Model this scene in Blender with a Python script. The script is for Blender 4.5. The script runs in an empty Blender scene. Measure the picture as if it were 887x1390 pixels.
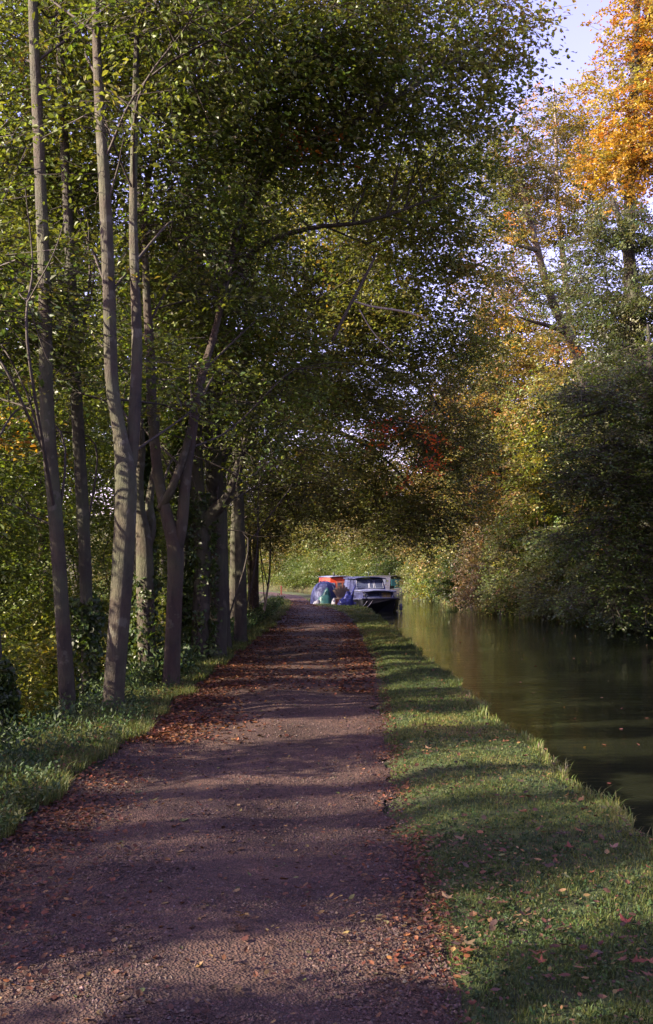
import bpy, math, random
import numpy as np
from mathutils import Vector, Matrix

random.seed(7)
RNG = np.random.default_rng(11)
SC = bpy.context.scene
COL = SC.collection
F = 1300.0                       # focal length in photo pixels
EYE = 1.6
WL = -0.35                       # water level

def P(px, py, Y):
    """point of the place seen at photo pixel (px, py) at a distance Y ahead"""
    return np.array([(px-443.5)*Y/F, Y, EYE-(py-780.0)*Y/F])

# ------------------------------------------------------------------ object helpers
def tag(o, label=None, cat=None, group=None, kind=None):
    if label: o['label'] = label
    if cat: o['category'] = cat
    if group: o['group'] = group
    if kind: o['kind'] = kind
    return o

def empty(name, loc, label, cat, group=None):
    o = bpy.data.objects.new(name, None)
    o.empty_display_size = .3
    COL.objects.link(o); o.location = loc
    return tag(o, label, cat, group)

def copy_tree(o, parent=None):
    c = o.copy(); COL.objects.link(c)
    if parent is not None: c.parent = parent
    for ch in list(o.children): copy_tree(ch, c)
    return c

class MB:
    """collects verts, faces (any size), material index and per-vertex colour"""
    def __init__(s): s.v=[]; s.f=[]; s.n=0; s.c=[]; s.smooth=[]
    def add(s, v, f, m=0, col=None, smooth=False):
        """v (N,3); f (M,k) int array"""
        v=np.asarray(v,dtype=np.float64).reshape(-1,3); f=np.asarray(f,dtype=np.int64)
        s.v.append(v); s.f.append((f+s.n, m, smooth)); s.n+=len(v)
        if col is None: col=np.ones((len(v),4))*.5
        s.c.append(np.asarray(col,dtype=np.float64).reshape(-1,4))
        return s
    def build(s, name, mats, parent=None, off=(0,0,0), color=False):
        v=np.concatenate(s.v)-np.asarray(off,dtype=float)
        if not isinstance(mats,(list,tuple)): mats=[mats]
        me=bpy.data.meshes.new(name)
        me.vertices.add(len(v)); me.vertices.foreach_set('co', v.astype(np.float32).ravel())
        loops=np.concatenate([f.ravel() for f,_,_ in s.f])
        tot=np.concatenate([np.full(f.shape[0],f.shape[1]) for f,_,_ in s.f])
        start=np.concatenate([[0],np.cumsum(tot)[:-1]])
        me.loops.add(len(loops)); me.loops.foreach_set('vertex_index', loops.astype(np.int32))
        me.polygons.add(len(tot)); me.polygons.foreach_set('loop_start', start.astype(np.int32))
        me.polygons.foreach_set('loop_total', tot.astype(np.int32))
        me.polygons.foreach_set('material_index', np.concatenate([np.full(f.shape[0],m) for f,m,_ in s.f]).astype(np.int32))
        me.polygons.foreach_set('use_smooth', np.concatenate([np.full(f.shape[0],q) for f,_,q in s.f]).astype(bool))
        for m in mats: me.materials.append(m)
        if color:
            a=me.attributes.new('Col','FLOAT_COLOR','POINT')
            a.data.foreach_set('color', np.concatenate(s.c).astype(np.float32).ravel())
        me.update(calc_edges=True); me.validate()
        o=bpy.data.objects.new(name, me); COL.objects.link(o)
        if parent is not None: o.parent=parent
        return o
    # shapes
    def box(s, c, size, rot=None, m=0, taper=1.0):
        x,y,z=[q/2 for q in size]
        v=np.array([[-x,-y,-z],[x,-y,-z],[x,y,-z],[-x,y,-z],[-x*taper,-y*taper,z],[x*taper,-y*taper,z],[x*taper,y*taper,z],[-x*taper,y*taper,z]])
        if rot is not None: v=v@np.array(Matrix.Rotation(rot,3,'Z')).T
        v=v+np.asarray(c)
        return s.add(v,[[0,3,2,1],[4,5,6,7],[0,1,5,4],[1,2,6,5],[2,3,7,6],[3,0,4,7]],m)
    def tube(s, pts, rad, n=8, m=0, wob=0.0, seed=0, caps=True, smooth=True, flut=0):
        pts=np.asarray(pts,dtype=float); rad=np.broadcast_to(np.asarray(rad,dtype=float),(len(pts),))
        d=np.gradient(pts,axis=0); d/=np.linalg.norm(d,axis=1)[:,None]+1e-9
        ref=np.array([1.,0,0]) if abs(d[0][0])<.8 else np.array([0,1.,0])
        vs=[]; a=np.arange(n)*2*np.pi/n
        for i in range(len(pts)):
            u=ref-d[i]*np.dot(ref,d[i]); u/=np.linalg.norm(u)+1e-9; w=np.cross(d[i],u); ref=u
            r=rad[i]*(1+wob*np.sin(a*2+seed+i*.35)+wob*.7*np.sin(a*3+seed*2.3-i*.22)+flut*np.sin(a*5+seed)*np.exp(-i*.35))
            vs.append(pts[i]+np.outer(np.cos(a)*r,u)+np.outer(np.sin(a)*r,w))
        v=np.concatenate(vs); k=len(pts)
        i,j=np.meshgrid(np.arange(k-1),np.arange(n),indexing='ij')
        j2=(j+1)%n
        f=np.stack([i*n+j,i*n+j2,(i+1)*n+j2,(i+1)*n+j],-1).reshape(-1,4)
        b=s.n; s.add(v,f,m,smooth=smooth)
        if caps:
            s.f.append((np.array([list(range(n))[::-1]])+b,m,False)); s.f.append((np.array([list(range(n))])+b+(k-1)*n,m,False))
        return s
    def grid(s, V, m=0, smooth=True, flip=False):
        """V (a,b,3)"""
        a,b=V.shape[:2]
        i,j=np.meshgrid(np.arange(a-1),np.arange(b-1),indexing='ij')
        f=np.stack([i*b+j,(i+1)*b+j,(i+1)*b+j+1,i*b+j+1],-1).reshape(-1,4)
        if flip: f=f[:,::-1]
        return s.add(V.reshape(-1,3),f,m,smooth=smooth)

def catmull(pts, sub=5):
    p=np.asarray(pts,dtype=float)
    p=np.vstack([2*p[0]-p[1],p,2*p[-1]-p[-2]]); out=[]
    for i in range(1,len(p)-2):
        for t in np.arange(sub)/sub:
            out.append(.5*((2*p[i])+(-p[i-1]+p[i+1])*t+(2*p[i-1]-5*p[i]+4*p[i+1]-p[i+2])*t*t+(-p[i-1]+3*p[i]-3*p[i+1]+p[i+2])*t**3))
    out.append(p[-2]); return np.array(out)

def nz(p, f, seed, octs=3):
    """cheap smooth 3-D noise, about -1..1"""
    r=np.random.default_rng(seed); p=np.asarray(p); out=0; a=1; tot=0
    for o in range(octs):
        acc=0
        for k in range(4):
            d=r.normal(size=3); d/=np.linalg.norm(d)
            d2=r.normal(size=3); d2/=np.linalg.norm(d2)
            acc=acc+np.sin(p@d*f*6.28*(.7+.6*r.random())+r.random()*6.28+1.3*np.sin(p@d2*f*4+r.random()*6))
        out=out+a*acc/2.2; tot+=a; a*=.55; f*=2.1
    return out/tot

# ------------------------------------------------------------------ materials
def mat(name):
    m=bpy.data.materials.new(name); m.use_nodes=True; nt=m.node_tree
    return m, nt, nt.nodes['Principled BSDF'], nt.nodes.new, nt.links.new
def ramp(nt, stops):
    r=nt.nodes.new('ShaderNodeValToRGB'); e=r.color_ramp.elements
    while len(e)<len(stops): e.new(.5)
    for q,(p,c) in zip(e,stops): q.position=p; q.color=(*c,1)
    return r
def noise(nt, scale, detail=4, coord=None, rough=.55, stretch=None):
    n=nt.nodes.new('ShaderNodeTexNoise'); n.inputs['Scale'].default_value=scale; n.inputs['Detail'].default_value=detail
    n.inputs['Roughness'].default_value=rough
    tc=nt.nodes.new('ShaderNodeTexCoord'); src=tc.outputs[coord or 'Object']
    if stretch:
        mp=nt.nodes.new('ShaderNodeMapping'); mp.inputs['Scale'].default_value=stretch
        nt.links.new(src,mp.inputs['Vector']); src=mp.outputs['Vector']
    nt.links.new(src,n.inputs['Vector']); return n
def simple(name, col, rough=.6, var=.25, scale=6, metal=0, bump=.15, spec=.5):
    m,nt,b,N,L=mat(name)
    n=noise(nt,scale,5)
    r=ramp(nt,[(.3,tuple(c*(1-var) for c in col)),(.7,tuple(min(1,c*(1+var)) for c in col))])
    L(n.outputs['Fac'],r.inputs['Fac']); L(r.outputs['Color'],b.inputs['Base Color'])
    b.inputs['Roughness'].default_value=rough; b.inputs['Metallic'].default_value=metal
    b.inputs['Specular IOR Level'].default_value=spec
    if bump:
        bp=N('ShaderNodeBump'); bp.inputs['Strength'].default_value=bump; bp.inputs['Distance'].default_value=.02
        n2=noise(nt,scale*6,3); L(n2.outputs['Fac'],bp.inputs['Height']); L(bp.outputs['Normal'],b.inputs['Normal'])
    return m

def foliage_mat(name, trans=.35, rough=.5, spec=.35):
    m,nt,b,N,L=mat(name)
    a=N('ShaderNodeAttribute'); a.attribute_name='Col'
    L(a.outputs['Color'],b.inputs['Base Color']); b.inputs['Roughness'].default_value=rough
    b.inputs['Specular IOR Level'].default_value=spec
    t=N('ShaderNodeBsdfTranslucent')
    mx=N('ShaderNodeMixRGB'); mx.blend_type='MULTIPLY'; mx.inputs[0].default_value=1; mx.inputs[2].default_value=(1.5,1.35,.6,1)
    L(a.outputs['Color'],mx.inputs[1]); L(mx.outputs[0],t.inputs['Color'])
    ms=N('ShaderNodeMixShader'); ms.inputs[0].default_value=trans
    L(b.outputs[0],ms.inputs[1]); L(t.outputs[0],ms.inputs[2])
    L(ms.outputs[0],nt.nodes['Material Output'].inputs['Surface'])
    return m
FOL=foliage_mat('leaf_foliage',.42,.42,.45); GRASS=foliage_mat('grass_blades',.3,.55,.25); DRY=foliage_mat('dry_leaf',.15,.6,.25)
STONE=foliage_mat('gravel_stone',0,.75,.35)

def bark(name, dark, light, streak=(9,9,2.2), algae=.35, patch=.4):
    m,nt,b,N,L=mat(name)
    n=noise(nt,1.0,7,stretch=streak,rough=.65)
    r=ramp(nt,[(.3,dark),(.55,light),(.8,tuple(min(1,c*1.35) for c in light))]); L(n.outputs['Fac'],r.inputs['Fac'])
    n2=noise(nt,1.3,5); r2=ramp(nt,[(.45,(0,0,0)),(.65,(1,1,1))]); L(n2.outputs['Fac'],r2.inputs['Fac'])
    mx=N('ShaderNodeMixRGB'); mx.inputs[2].default_value=(.07,.085,.035,1)
    mu=N('ShaderNodeMath'); mu.operation='MULTIPLY'; mu.inputs[1].default_value=algae
    L(r2.outputs['Color'],mu.inputs[0]); L(mu.outputs[0],mx.inputs[0]); L(r.outputs['Color'],mx.inputs[1])
    n3=noise(nt,5.5,3); r3=ramp(nt,[(.6,(0,0,0)),(.66,(1,1,1))]); L(n3.outputs['Fac'],r3.inputs['Fac'])
    mx2=N('ShaderNodeMixRGB'); mx2.inputs[2].default_value=(.095,.088,.06,1)
    mu2=N('ShaderNodeMath'); mu2.operation='MULTIPLY'; mu2.inputs[1].default_value=patch
    L(r3.outputs['Color'],mu2.inputs[0]); L(mu2.outputs[0],mx2.inputs[0]); L(mx.outputs[0],mx2.inputs[1])
    L(mx2.outputs[0],b.inputs['Base Color']); b.inputs['Roughness'].default_value=.8
    bp=N('ShaderNodeBump'); bp.inputs['Strength'].default_value=.9; bp.inputs['Distance'].default_value=.04
    n4=noise(nt,1,8,stretch=(30,30,7),rough=.7); L(n4.outputs['Fac'],bp.inputs['Height']); L(bp.outputs['Normal'],b.inputs['Normal'])
    return m
BEECH=bark('beech_bark',(.010,.0075,.004),(.044,.031,.0165),(4.5,4.5,2.6),.7,.75)
ROUGHB=bark('rough_bark',(.009,.0075,.0045),(.031,.0235,.014),(14,14,2.2),.5)
REDB=bark('red_brown_bark',(.010,.0065,.004),(.040,.0225,.0125),(6,6,2.2),.45,.6)
TWIG=simple('twig_bark',(.035,.026,.019),.8,.3)
DEADW=simple('dead_wood',(.24,.2,.16),.8,.3,8)

m,nt,b,N,L=mat('towpath_gravel')
n1=noise(nt,.9,8,rough=.68); n2=noise(nt,26,5,rough=.7); v1=N('ShaderNodeTexVoronoi'); v1.inputs['Scale'].default_value=75
tc=N('ShaderNodeTexCoord'); L(tc.outputs['Object'],v1.inputs['Vector'])
r1=ramp(nt,[(.32,(.027,.014,.009)),(.48,(.050,.029,.021)),(.66,(.080,.045,.031))]); L(n1.outputs['Fac'],r1.inputs['Fac'])
r2=ramp(nt,[(.3,(.35,.33,.33)),(.5,(1,1,1)),(.72,(1.9,1.8,1.8))]); L(n2.outputs['Fac'],r2.inputs['Fac'])
mx=N('ShaderNodeMixRGB'); mx.blend_type='MULTIPLY'; mx.inputs[0].default_value=.75; L(r1.outputs[0],mx.inputs[1]); L(r2.outputs[0],mx.inputs[2])
r3=ramp(nt,[(0,(.55,.5,.5)),(.5,(1,1,1)),(1,(1.5,1.45,1.5))]); L(v1.outputs['Color'],r3.inputs['Fac'])
mx2=N('ShaderNodeMixRGB'); mx2.blend_type='MULTIPLY'; mx2.inputs[0].default_value=.8; L(mx.outputs[0],mx2.inputs[1]); L(r3.outputs[0],mx2.inputs[2])
L(mx2.outputs[0],b.inputs['Base Color']); b.inputs['Roughness'].default_value=.85; b.inputs['Specular IOR Level'].default_value=.3
ad=N('ShaderNodeMath'); ad.operation='ADD'; L(v1.outputs['Distance'],ad.inputs[0]); L(n2.outputs['Fac'],ad.inputs[1])
bp=N('ShaderNodeBump'); bp.inputs['Strength'].default_value=.9; bp.inputs['Distance'].default_value=.012; L(ad.outputs[0],bp.inputs['Height']); L(bp.outputs['Normal'],b.inputs['Normal'])
PATHM=m

def soil(name, stops, sc=1.2):
    m,nt,b,N,L=mat(name)
    n1=noise(nt,sc,8,rough=.65); r=ramp(nt,stops); L(n1.outputs['Fac'],r.inputs['Fac']); L(r.outputs[0],b.inputs['Base Color'])
    b.inputs['Roughness'].default_value=.95; b.inputs['Specular IOR Level'].default_value=.2
    bp=N('ShaderNodeBump'); bp.inputs['Strength'].default_value=.8; bp.inputs['Distance'].default_value=.05
    n2=noise(nt,14,6,rough=.7); L(n2.outputs['Fac'],bp.inputs['Height']); L(bp.outputs['Normal'],b.inputs['Normal']); return m
GROUNDM=soil('woodland_soil',[(.3,(.028,.022,.014)),(.48,(.04,.045,.018)),(.62,(.055,.04,.024)),(.75,(.05,.065,.02))])
VERGEM=soil('verge_turf',[(.3,(.04,.034,.02)),(.5,(.045,.06,.02)),(.7,(.06,.08,.025))],3)

m,nt,b,N,L=mat('canal_water')
b.inputs['Base Color'].default_value=(.012,.014,.008,1); b.inputs['Roughness'].default_value=.015; b.inputs['IOR'].default_value=1.333
b.inputs['Specular IOR Level'].default_value=.5
n1=noise(nt,1.0,3,stretch=(1.1,4.2,1)); n2=noise(nt,1.0,4,stretch=(4,16,1))
ad=N('ShaderNodeMath'); ad.operation='MULTIPLY_ADD'; ad.inputs[1].default_value=.14; L(n2.outputs['Fac'],ad.inputs[0]); L(n1.outputs['Fac'],ad.inputs[2])
bp=N('ShaderNodeBump'); bp.inputs['Strength'].default_value=.16; bp.inputs['Distance'].default_value=.04
n3=noise(nt,.22,3,stretch=(.6,1.6,1)); r3=ramp(nt,[(.38,(.05,.05,.05)),(.62,(.5,.5,.5))]); L(n3.outputs['Fac'],r3.inputs['Fac']); L(r3.outputs[0],bp.inputs['Strength'])
L(ad.outputs[0],bp.inputs['Height']); L(bp.outputs['Normal'],b.inputs['Normal'])
WATERM=m

# ------------------------------------------------------------------ course of path and canal
def I(tbl):
    y=np.array([a for a,_ in tbl],float); x=np.array([c for _,c in tbl],float)
    return lambda Y: np.interp(Y,y,x)
XL=I([(-60,-2.05),(0,-2.05),(9,-2.0),(17,-1.93),(30,-1.8),(42,-1.87),(55,-2.2),(65,-2.9),(74,-4.0),(86,-6.9),(110,-17),(150,-42),(600,-350)])
XR=I([(-60,.48),(5.6,.5),(9.5,.62),(17,.92),(30,1.0),(40,.8),(46,.2),(50,-.6),(59,-1.1),(74,-2.0),(86,-4.6),(110,-14.5),(150,-39),(600,-346)])
XB=I([(-60,1.9),(5.5,1.87),(12,1.86),(30,1.9),(40,1.9),(46,1.8),(50,1.45),(54,.95),(60,.1),(74,-.9),(86,-3.2),(110,-12.5),(150,-36),(600,-342)])
XF=I([(-60,13),(20,12.6),(33,11.6),(39,10.9),(46,10.3),(56,9.0),(72,8.0),(84,6.6),(110,-1),(150,-24),(600,-325)])
def jb(Y): return .045*np.sin(Y*2.3)+.04*np.sin(Y*5.1)+.035*np.sin(Y*.9+1)+.025*np.sin(Y*11.7)
def und(X,Y): return .018*np.sin(X*2.1+Y*.7)+.014*np.sin(Y*1.9-X*1.3)+.008*np.sin(Y*4.7+X*3)
def ground(X,Y):
    X=np.asarray(X,float); Y=np.asarray(Y,float)
    xl,xr,xb,xf=XL(Y),XR(Y),XB(Y),XF(Y)
    u=und(X,Y)
    dl=np.maximum(0,(xl-.75)-X)
    z=u-2.3*(1-np.exp(-dl*.42))-np.where(dl>0,.1*np.sin(X*.8+Y*.5)*np.minimum(dl/3,1),0)
    z=z+np.maximum(0,dl-28)*.18*(dl>28)
    z=np.minimum(z,16)
    verge=np.clip((X-xr)/.25,0,1)*np.clip((xb+jb(Y)-X)/.12,.0,1)
    z=z+.045*verge*(X>xr-.05)
    wet=(X>xb+jb(Y)+.02)&(X<xf)
    z=np.where(wet,-1.5,z)
    dr=np.maximum(0,X-xf)
    zr=-.28+.5*(1-np.exp(-dr*1.6))+.30*dr+.3*np.sin(X*.5)*np.sin(Y*.23)*np.minimum(dr/5,1)
    zr=np.minimum(zr,15+.02*dr)
    z=np.where(X>=xf,zr,z)
    far=np.clip((Y-170)*.10,0,22)*np.where(wet,0,1)
    return z+far*np.where(X>=xf,.35,1)*np.clip(1-.0*X,0,1)

ys=np.concatenate([np.arange(-60,-4,4),np.arange(-4,24,.16),np.arange(24,90,.8),np.arange(90,170,3),np.linspace(172,900,26)])
lo=np.concatenate([[700,500,350,250,170,120,90,70,55,45],np.arange(38,8,-2.),np.arange(8,.7,-.4)])
cols=[]
mb=MB()
V=[]
for y in ys:
    xl,xr,xb,xf=XL(y),XR(y),XB(y),XF(y)
    j=float(jb(y))*2
    X=np.concatenate([xl-lo, xl+np.array([-.6,-.3,-.12,.15,.5]), [.5*(xl+xr)], xr+np.array([-.5,-.15,.1]),
        np.linspace(xr+.25,xb-.16,5), [xb-.05+j*.5, xb+j*.5+.001]])
    Z=ground(X,np.full_like(X,y)); Z[-1]=Z[-2]-.06
    n0=len(lo); Z[n0+3:n0+8]-=.05
    Xc=np.array([xb+j*.5+.06, xb+.3, .5*(xb+xf), xf-.3, xf-.02]); Zc=np.array([-1.2,-1.5,-1.6,-1.4,-.6])
    Xo=xf+np.concatenate([[.02],np.arange(.4,12,.8),np.arange(13,40,3),[48,60,80,110,150,210,300,450,700]])
    Zo=ground(Xo,np.full_like(Xo,y))
    X=np.concatenate([X,Xc,Xo]); Z=np.concatenate([Z,Zc,Zo])
    V.append(np.stack([X,np.full_like(X,y),Z],-1))
mb.grid(np.array(V),flip=True)
nl=len(lo)
terrain=mb.build('ground',[GROUNDM,VERGEM]); tag(terrain,kind='structure')
# towpath verge columns use turf
me=terrain.data; nb=np.array(V).shape[1]-1
mi=np.zeros(len(me.polygons),np.int32)
idx=np.arange(len(me.polygons))%nb
mi[(idx>=nl+7)&(idx<nl+16)]=1
if len(idx)==(len(ys)-1)*nb: me.polygons.foreach_set('material_index',mi)

# towpath sheet
py_=np.concatenate([np.arange(-20,2,1.),np.arange(2,22,.09),np.arange(22,120,.5)])
tt=np.linspace(0,1,26); V=[]
for y in py_:
    jl=.10*math.sin(y*1.7)+.07*math.sin(y*4.9+1)+.05*math.sin(y*11.)+.03*math.sin(y*23.)
    jr=.07*math.sin(y*1.3+2)+.06*math.sin(y*3.7)+.05*math.sin(y*9.1)+.03*math.sin(y*19)-.02
    X=(XL(y)+jl)*(1-tt)+(XR(y)+jr)*tt
    Z=und(X,np.full_like(X,y))+.006-.03*(np.abs(tt-.5)*2)**6 + .012*np.cos((tt-.5)*12)
    V.append(np.stack([X,np.full_like(X,y),Z],-1))
mb=MB(); mb.grid(np.array(V),flip=True); tag(mb.build('towpath',PATHM),kind='structure')

# canal water
yw=np.concatenate([np.arange(-60,160,2.)])
V=[]
for y in yw:
    V.append([[XB(y)-.25,y,WL],[.5*(XB(y)+XF(y)),y,WL],[XF(y)+.6,y,WL]])
mb=MB(); mb.grid(np.array(V),flip=True); tag(mb.build('canal_water',WATERM),kind='structure')

# ------------------------------------------------------------------ foliage
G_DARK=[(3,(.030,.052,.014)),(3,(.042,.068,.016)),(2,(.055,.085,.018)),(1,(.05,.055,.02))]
G_MID=[(3,(.065,.10,.02)),(3,(.09,.13,.026)),(2,(.12,.15,.03)),(1,(.15,.14,.03))]
G_LIGHT=[(3,(.08,.12,.02)),(3,(.12,.15,.025)),(2,(.17,.17,.03)),(1,(.2,.15,.03))]
OLIVE=[(3,(.085,.085,.025)),(3,(.11,.105,.028)),(2,(.14,.115,.03)),(1,(.18,.10,.03)),(2,(.06,.07,.02))]
YEL=[(3,(.3,.24,.035)),(2,(.25,.22,.04)),(2,(.32,.2,.03)),(1,(.18,.18,.045))]
ORG=[(2,(.29,.155,.02)),(4,(.32,.215,.035)),(1.2,(.28,.115,.02)),(3,(.27,.22,.04)),(2,(.17,.155,.04))]
RED=[(3,(.58,.11,.03)),(2,(.6,.19,.04)),(1,(.45,.08,.025))]
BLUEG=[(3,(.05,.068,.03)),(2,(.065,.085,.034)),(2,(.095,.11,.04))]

def pick(pal, n, patch, rng, jit=.18):
    """palette pick: patch (0..1 field) chooses the run of the palette, with some randomness"""
    w=np.array([a for a,_ in pal],float); w/=w.sum(); cw=np.cumsum(w); c=np.array([c for _,c in pal])
    u=np.clip(patch*.65+rng.random(n)*.35,0,.999)
    col=c[np.searchsorted(cw,u)]
    col=col*(1+jit*rng.normal(size=(n,1)))*(1+.08*rng.normal(size=(n,3)))
    return np.clip(np.hstack([col,np.ones((n,1))]),.003,.9)

def norm(a): return a/(np.linalg.norm(a,axis=-1,keepdims=True)+1e-9)

def leaves(mb, org, ax, nr, K, L, size, col, rng, hexa=False, m=0, jit=.5, ratio=.62, droop=.24):
    """sprays: K leaves set left and right along a twig at org, direction ax, plane normal nr"""
    n=len(org)
    t=(np.arange(K)+.5)/K
    t=np.broadcast_to(t,(n,K))+rng.normal(size=(n,K))*.04
    side=np.where(np.arange(K)%2==0,1.,-1.)[None,:]*np.ones((n,1))
    sd=np.cross(nr,ax)
    Lr=L*(.7+.6*rng.random((n,1)))
    pos=org[:,None,:]+ax[:,None,:]*(t*Lr)[...,None]
    pos[...,2]-=droop*Lr*t**2
    spread=.12*L
    pos=pos+rng.normal(size=pos.shape)*spread*np.array([1,1,.5])
    d=norm(ax[:,None,:]*.7+sd[:,None,:]*side[...,None]*.8+rng.normal(size=(n,K,3))*.35*jit*2)
    nn=norm(nr[:,None,:]+rng.normal(size=(n,K,3))*jit)
    w=norm(np.cross(nn,d)); nn=np.cross(d,w)
    s=size*(.65+.7*rng.random((n,K,1)))
    d=d*s; w=w*s*ratio*.5; nn=nn*s*.12
    if hexa:
        v=np.stack([pos, pos+.28*d+w*.85+nn*.6, pos+.62*d+w*.9+nn*.6, pos+d-nn, pos+.62*d-w*.9+nn*.6, pos+.28*d-w*.85+nn*.6],2)
        k=6
    else:
        v=np.stack([pos, pos+.45*d+w+nn, pos+d, pos+.45*d-w+nn],2); k=4
    cc=np.repeat(col,K,axis=0)*(1+.14*rng.normal(size=(n*K,1))); cc[:,3]=1
    cc=np.repeat(np.clip(cc,.003,1),k,axis=0)
    N=n*K
    if hexa:
        b=np.arange(N)[:,None]*6
        f=np.concatenate([b+np.array([[0,1,2,3]]),b+np.array([[0,3,4,5]])])
    else:
        b=np.arange(N)[:,None]*4
        f=np.concatenate([b+np.array([[0,1,2]]),b+np.array([[0,2,3]])])
    mb.add(v.reshape(-1,3),f,m,cc)

def twigs(mb, a, b, r, m=1):
    """thin three-sided sticks from a to b"""
    d=norm(b-a); u=norm(np.cross(d,np.array([.3,.2,1.]))); w=np.cross(d,u); n=len(a); vs=[]
    for k in range(3):
        o=(np.cos(k*2.094)*u+np.sin(k*2.094)*w)*r
        vs.append(a+o); vs.append(b+o*.35)
    v=np.stack(vs,1).reshape(-1,3); q=np.arange(n)[:,None]*6
    f=np.concatenate([q+np.array([[0,2,3,1]]),q+np.array([[2,4,5,3]]),q+np.array([[4,0,1,5]])])
    mb.add(v,f,m)

def crown_fill(mb, blobs, size, pal, rng, K=12, L=.55, cov=2.4, hexa=False, thr=-.25, nf=.45, flat=1.0, lf=.62, pf=.25, edge=.0, seed=1, red=None, tw=True):
    """blobs: list of (centre xyz, radii xyz, cover factor[, palette])"""
    for bi,bl in enumerate(blobs):
        c=np.array(bl[0],float); r=np.array(bl[1],float); q=bl[2] if len(bl)>2 else 1; bp=bl[3] if len(bl)>3 and bl[3] is not None else pal
        area=math.pi*r[2]*math.sqrt(r[0]*r[1]*1.0)
        n=int(cov*q*area/(.5*size*size*lf)/K)
        n=max(n,8); M=int(n*3.2)
        p=norm(rng.normal(size=(M,3)))*(rng.random((M,1))**(.42))
        # lumpy outline
        lum=1+.28*nz(p*1.4+bi*3.1,.45,seed*13+bi,2)[:,None]
        pw=c+p*r*lum
        keep=nz(pw*np.array([1,1,2.6]),nf*1.25,seed*7+3,3)>thr+.12+.35*(np.linalg.norm(p,axis=1)>.8)
        pw=pw[keep][:n]; pp=p[keep][:n]; n=len(pw)
        if n==0: continue
        ax=norm(pp*np.array([1,1,.15])+rng.normal(size=(n,3))*np.array([.6,.6,.2])+np.array([0,0,-.08]))
        nr=norm(np.array([0,0,1.])+rng.normal(size=(n,3))*.28*flat)
        nr=norm(nr-ax*np.sum(nr*ax,1,keepdims=True))
        patch=np.clip(.5+.5*nz(pw,pf,seed*5+1,2),0,1)
        col=pick(bp,n,patch,rng)
        if red is not None:
            rk=nz(pw,red[1],seed*3+17,2)>red[2]
            col[rk]=pick(red[0],int(rk.sum()),rng.random(int(rk.sum())),rng)
        leaves(mb,pw,ax,nr,K,L,size,col,rng,hexa)
        if tw:
            e=pw+ax*L*.9; e[:,2]-=.12*L
            twigs(mb,pw-ax*L*.3,e,.006 if hexa else .009)

def stem_pts(pts, Y=None, sub=4):
    """pts: (px,py,r) at depth Y, or (px,py,r,Y)"""
    a=np.array([[*P(p[0],p[1],p[3] if len(p)>3 else Y),p[2]] for p in pts])
    c=catmull(a,sub); c[:,3]=np.maximum(c[:,3],.006); return c

def auto_branches(mb, stems, blobs, rng, per=7, r0=.022, tz=.0, m=0, lmax=4.2):
    S=np.concatenate(stems); 
    for bl in blobs:
        c=np.array(bl[0]); r=np.array(bl[1])
        for k in range(per):
            t=c+norm(rng.normal(size=3))*r*(.55+.4*rng.random())
            d=np.linalg.norm(S[:,:3]-t,axis=1)+np.where(S[:,2]>t[2]-.2*np.linalg.norm(S[:,:2]-t[:2],axis=1),6,0)*1.0
            j=np.argsort(d)[rng.integers(0,14)%len(S)]; s=S[j,:3]; ln=np.linalg.norm(t-s)
            if ln<.5 or ln>lmax: continue
            rr=min(S[j,3]*.55,r0*(.5+.12*ln))
            mid=s*.55+t*.45+np.array([0,0,.13*ln])+rng.normal(size=3)*.13*ln
            q3=s*.25+t*.75+np.array([0,0,.07*ln])+rng.normal(size=3)*.11*ln
            pts=catmull([s,mid,q3,t],5)
            mb.tube(pts,np.linspace(rr,.006,len(pts)),6 if rr>.03 else 5,m,.05,k,caps=False)
            for g in range(3):
                i=rng.integers(5,len(pts)-2); e=pts[i]+norm((pts[-1]-s)/ln+rng.normal(size=3)*.7)*ln*.28
                mm=.5*(pts[i]+e)+rng.normal(size=3)*.04*ln
                pq=catmull([pts[i],mm,e],4); mb.tube(pq,np.linspace(rr*.4,.004,len(pq)),4,m,caps=False)

def tree(name, label, cat, base, stems, blobs, pal, size=.07, barkm=None, seed=1, cov=2.8, hexa=False, K=18, L=.8, per=6, group=None,
         limbs=(), ivy=None, red=None, thr=-.25, nf=.45, flat=1., pf=.25, br=.022, tw=True, barklab=None):
    rng=np.random.default_rng(seed*101+5)
    base=np.asarray(base,float)
    root=empty(name,base,label,cat,group); barkm=barkm or BEECH
    t=MB(); s0=stems[0]
    s0=s0.copy(); ext=s0[0].copy(); ext[2]=min(ext[2],base[2])-.25; ext[3]*=1.35
    if s0[0,2]-base[2]<.05: s0[0,3]*=1.25
    s0=np.vstack([ext,s0])
    t.tube(s0[:,:3],s0[:,3],14,0,.045,seed,flut=.13)
    t.build('trunk',barkm,root,base)
    for i,s in enumerate(list(stems[1:])+list(limbs)):
        l=MB(); l.tube(s[:,:3],s[:,3],10,0,.05,seed+i); l.build('limb',barkm,root,base)
    if per and blobs:
        bm=MB(); auto_branches(bm,list(stems)+list(limbs),blobs,rng,per,br)
        if bm.v: bm.build('branches',TWIG,root,base)
    if blobs:
        cm=MB(); crown_fill(cm,blobs,size,pal,rng,K,L,cov,hexa,thr,nf,flat,pf=pf,seed=seed,red=red,tw=tw)
        cm.build('crown',[FOL,TWIG],root,base,color=True)
    if ivy:
        iv=MB(); ivy_on(iv,s0,ivy,rng); iv.build('ivy',[FOL,TWIG],root,base,color=True)
    return root

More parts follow.
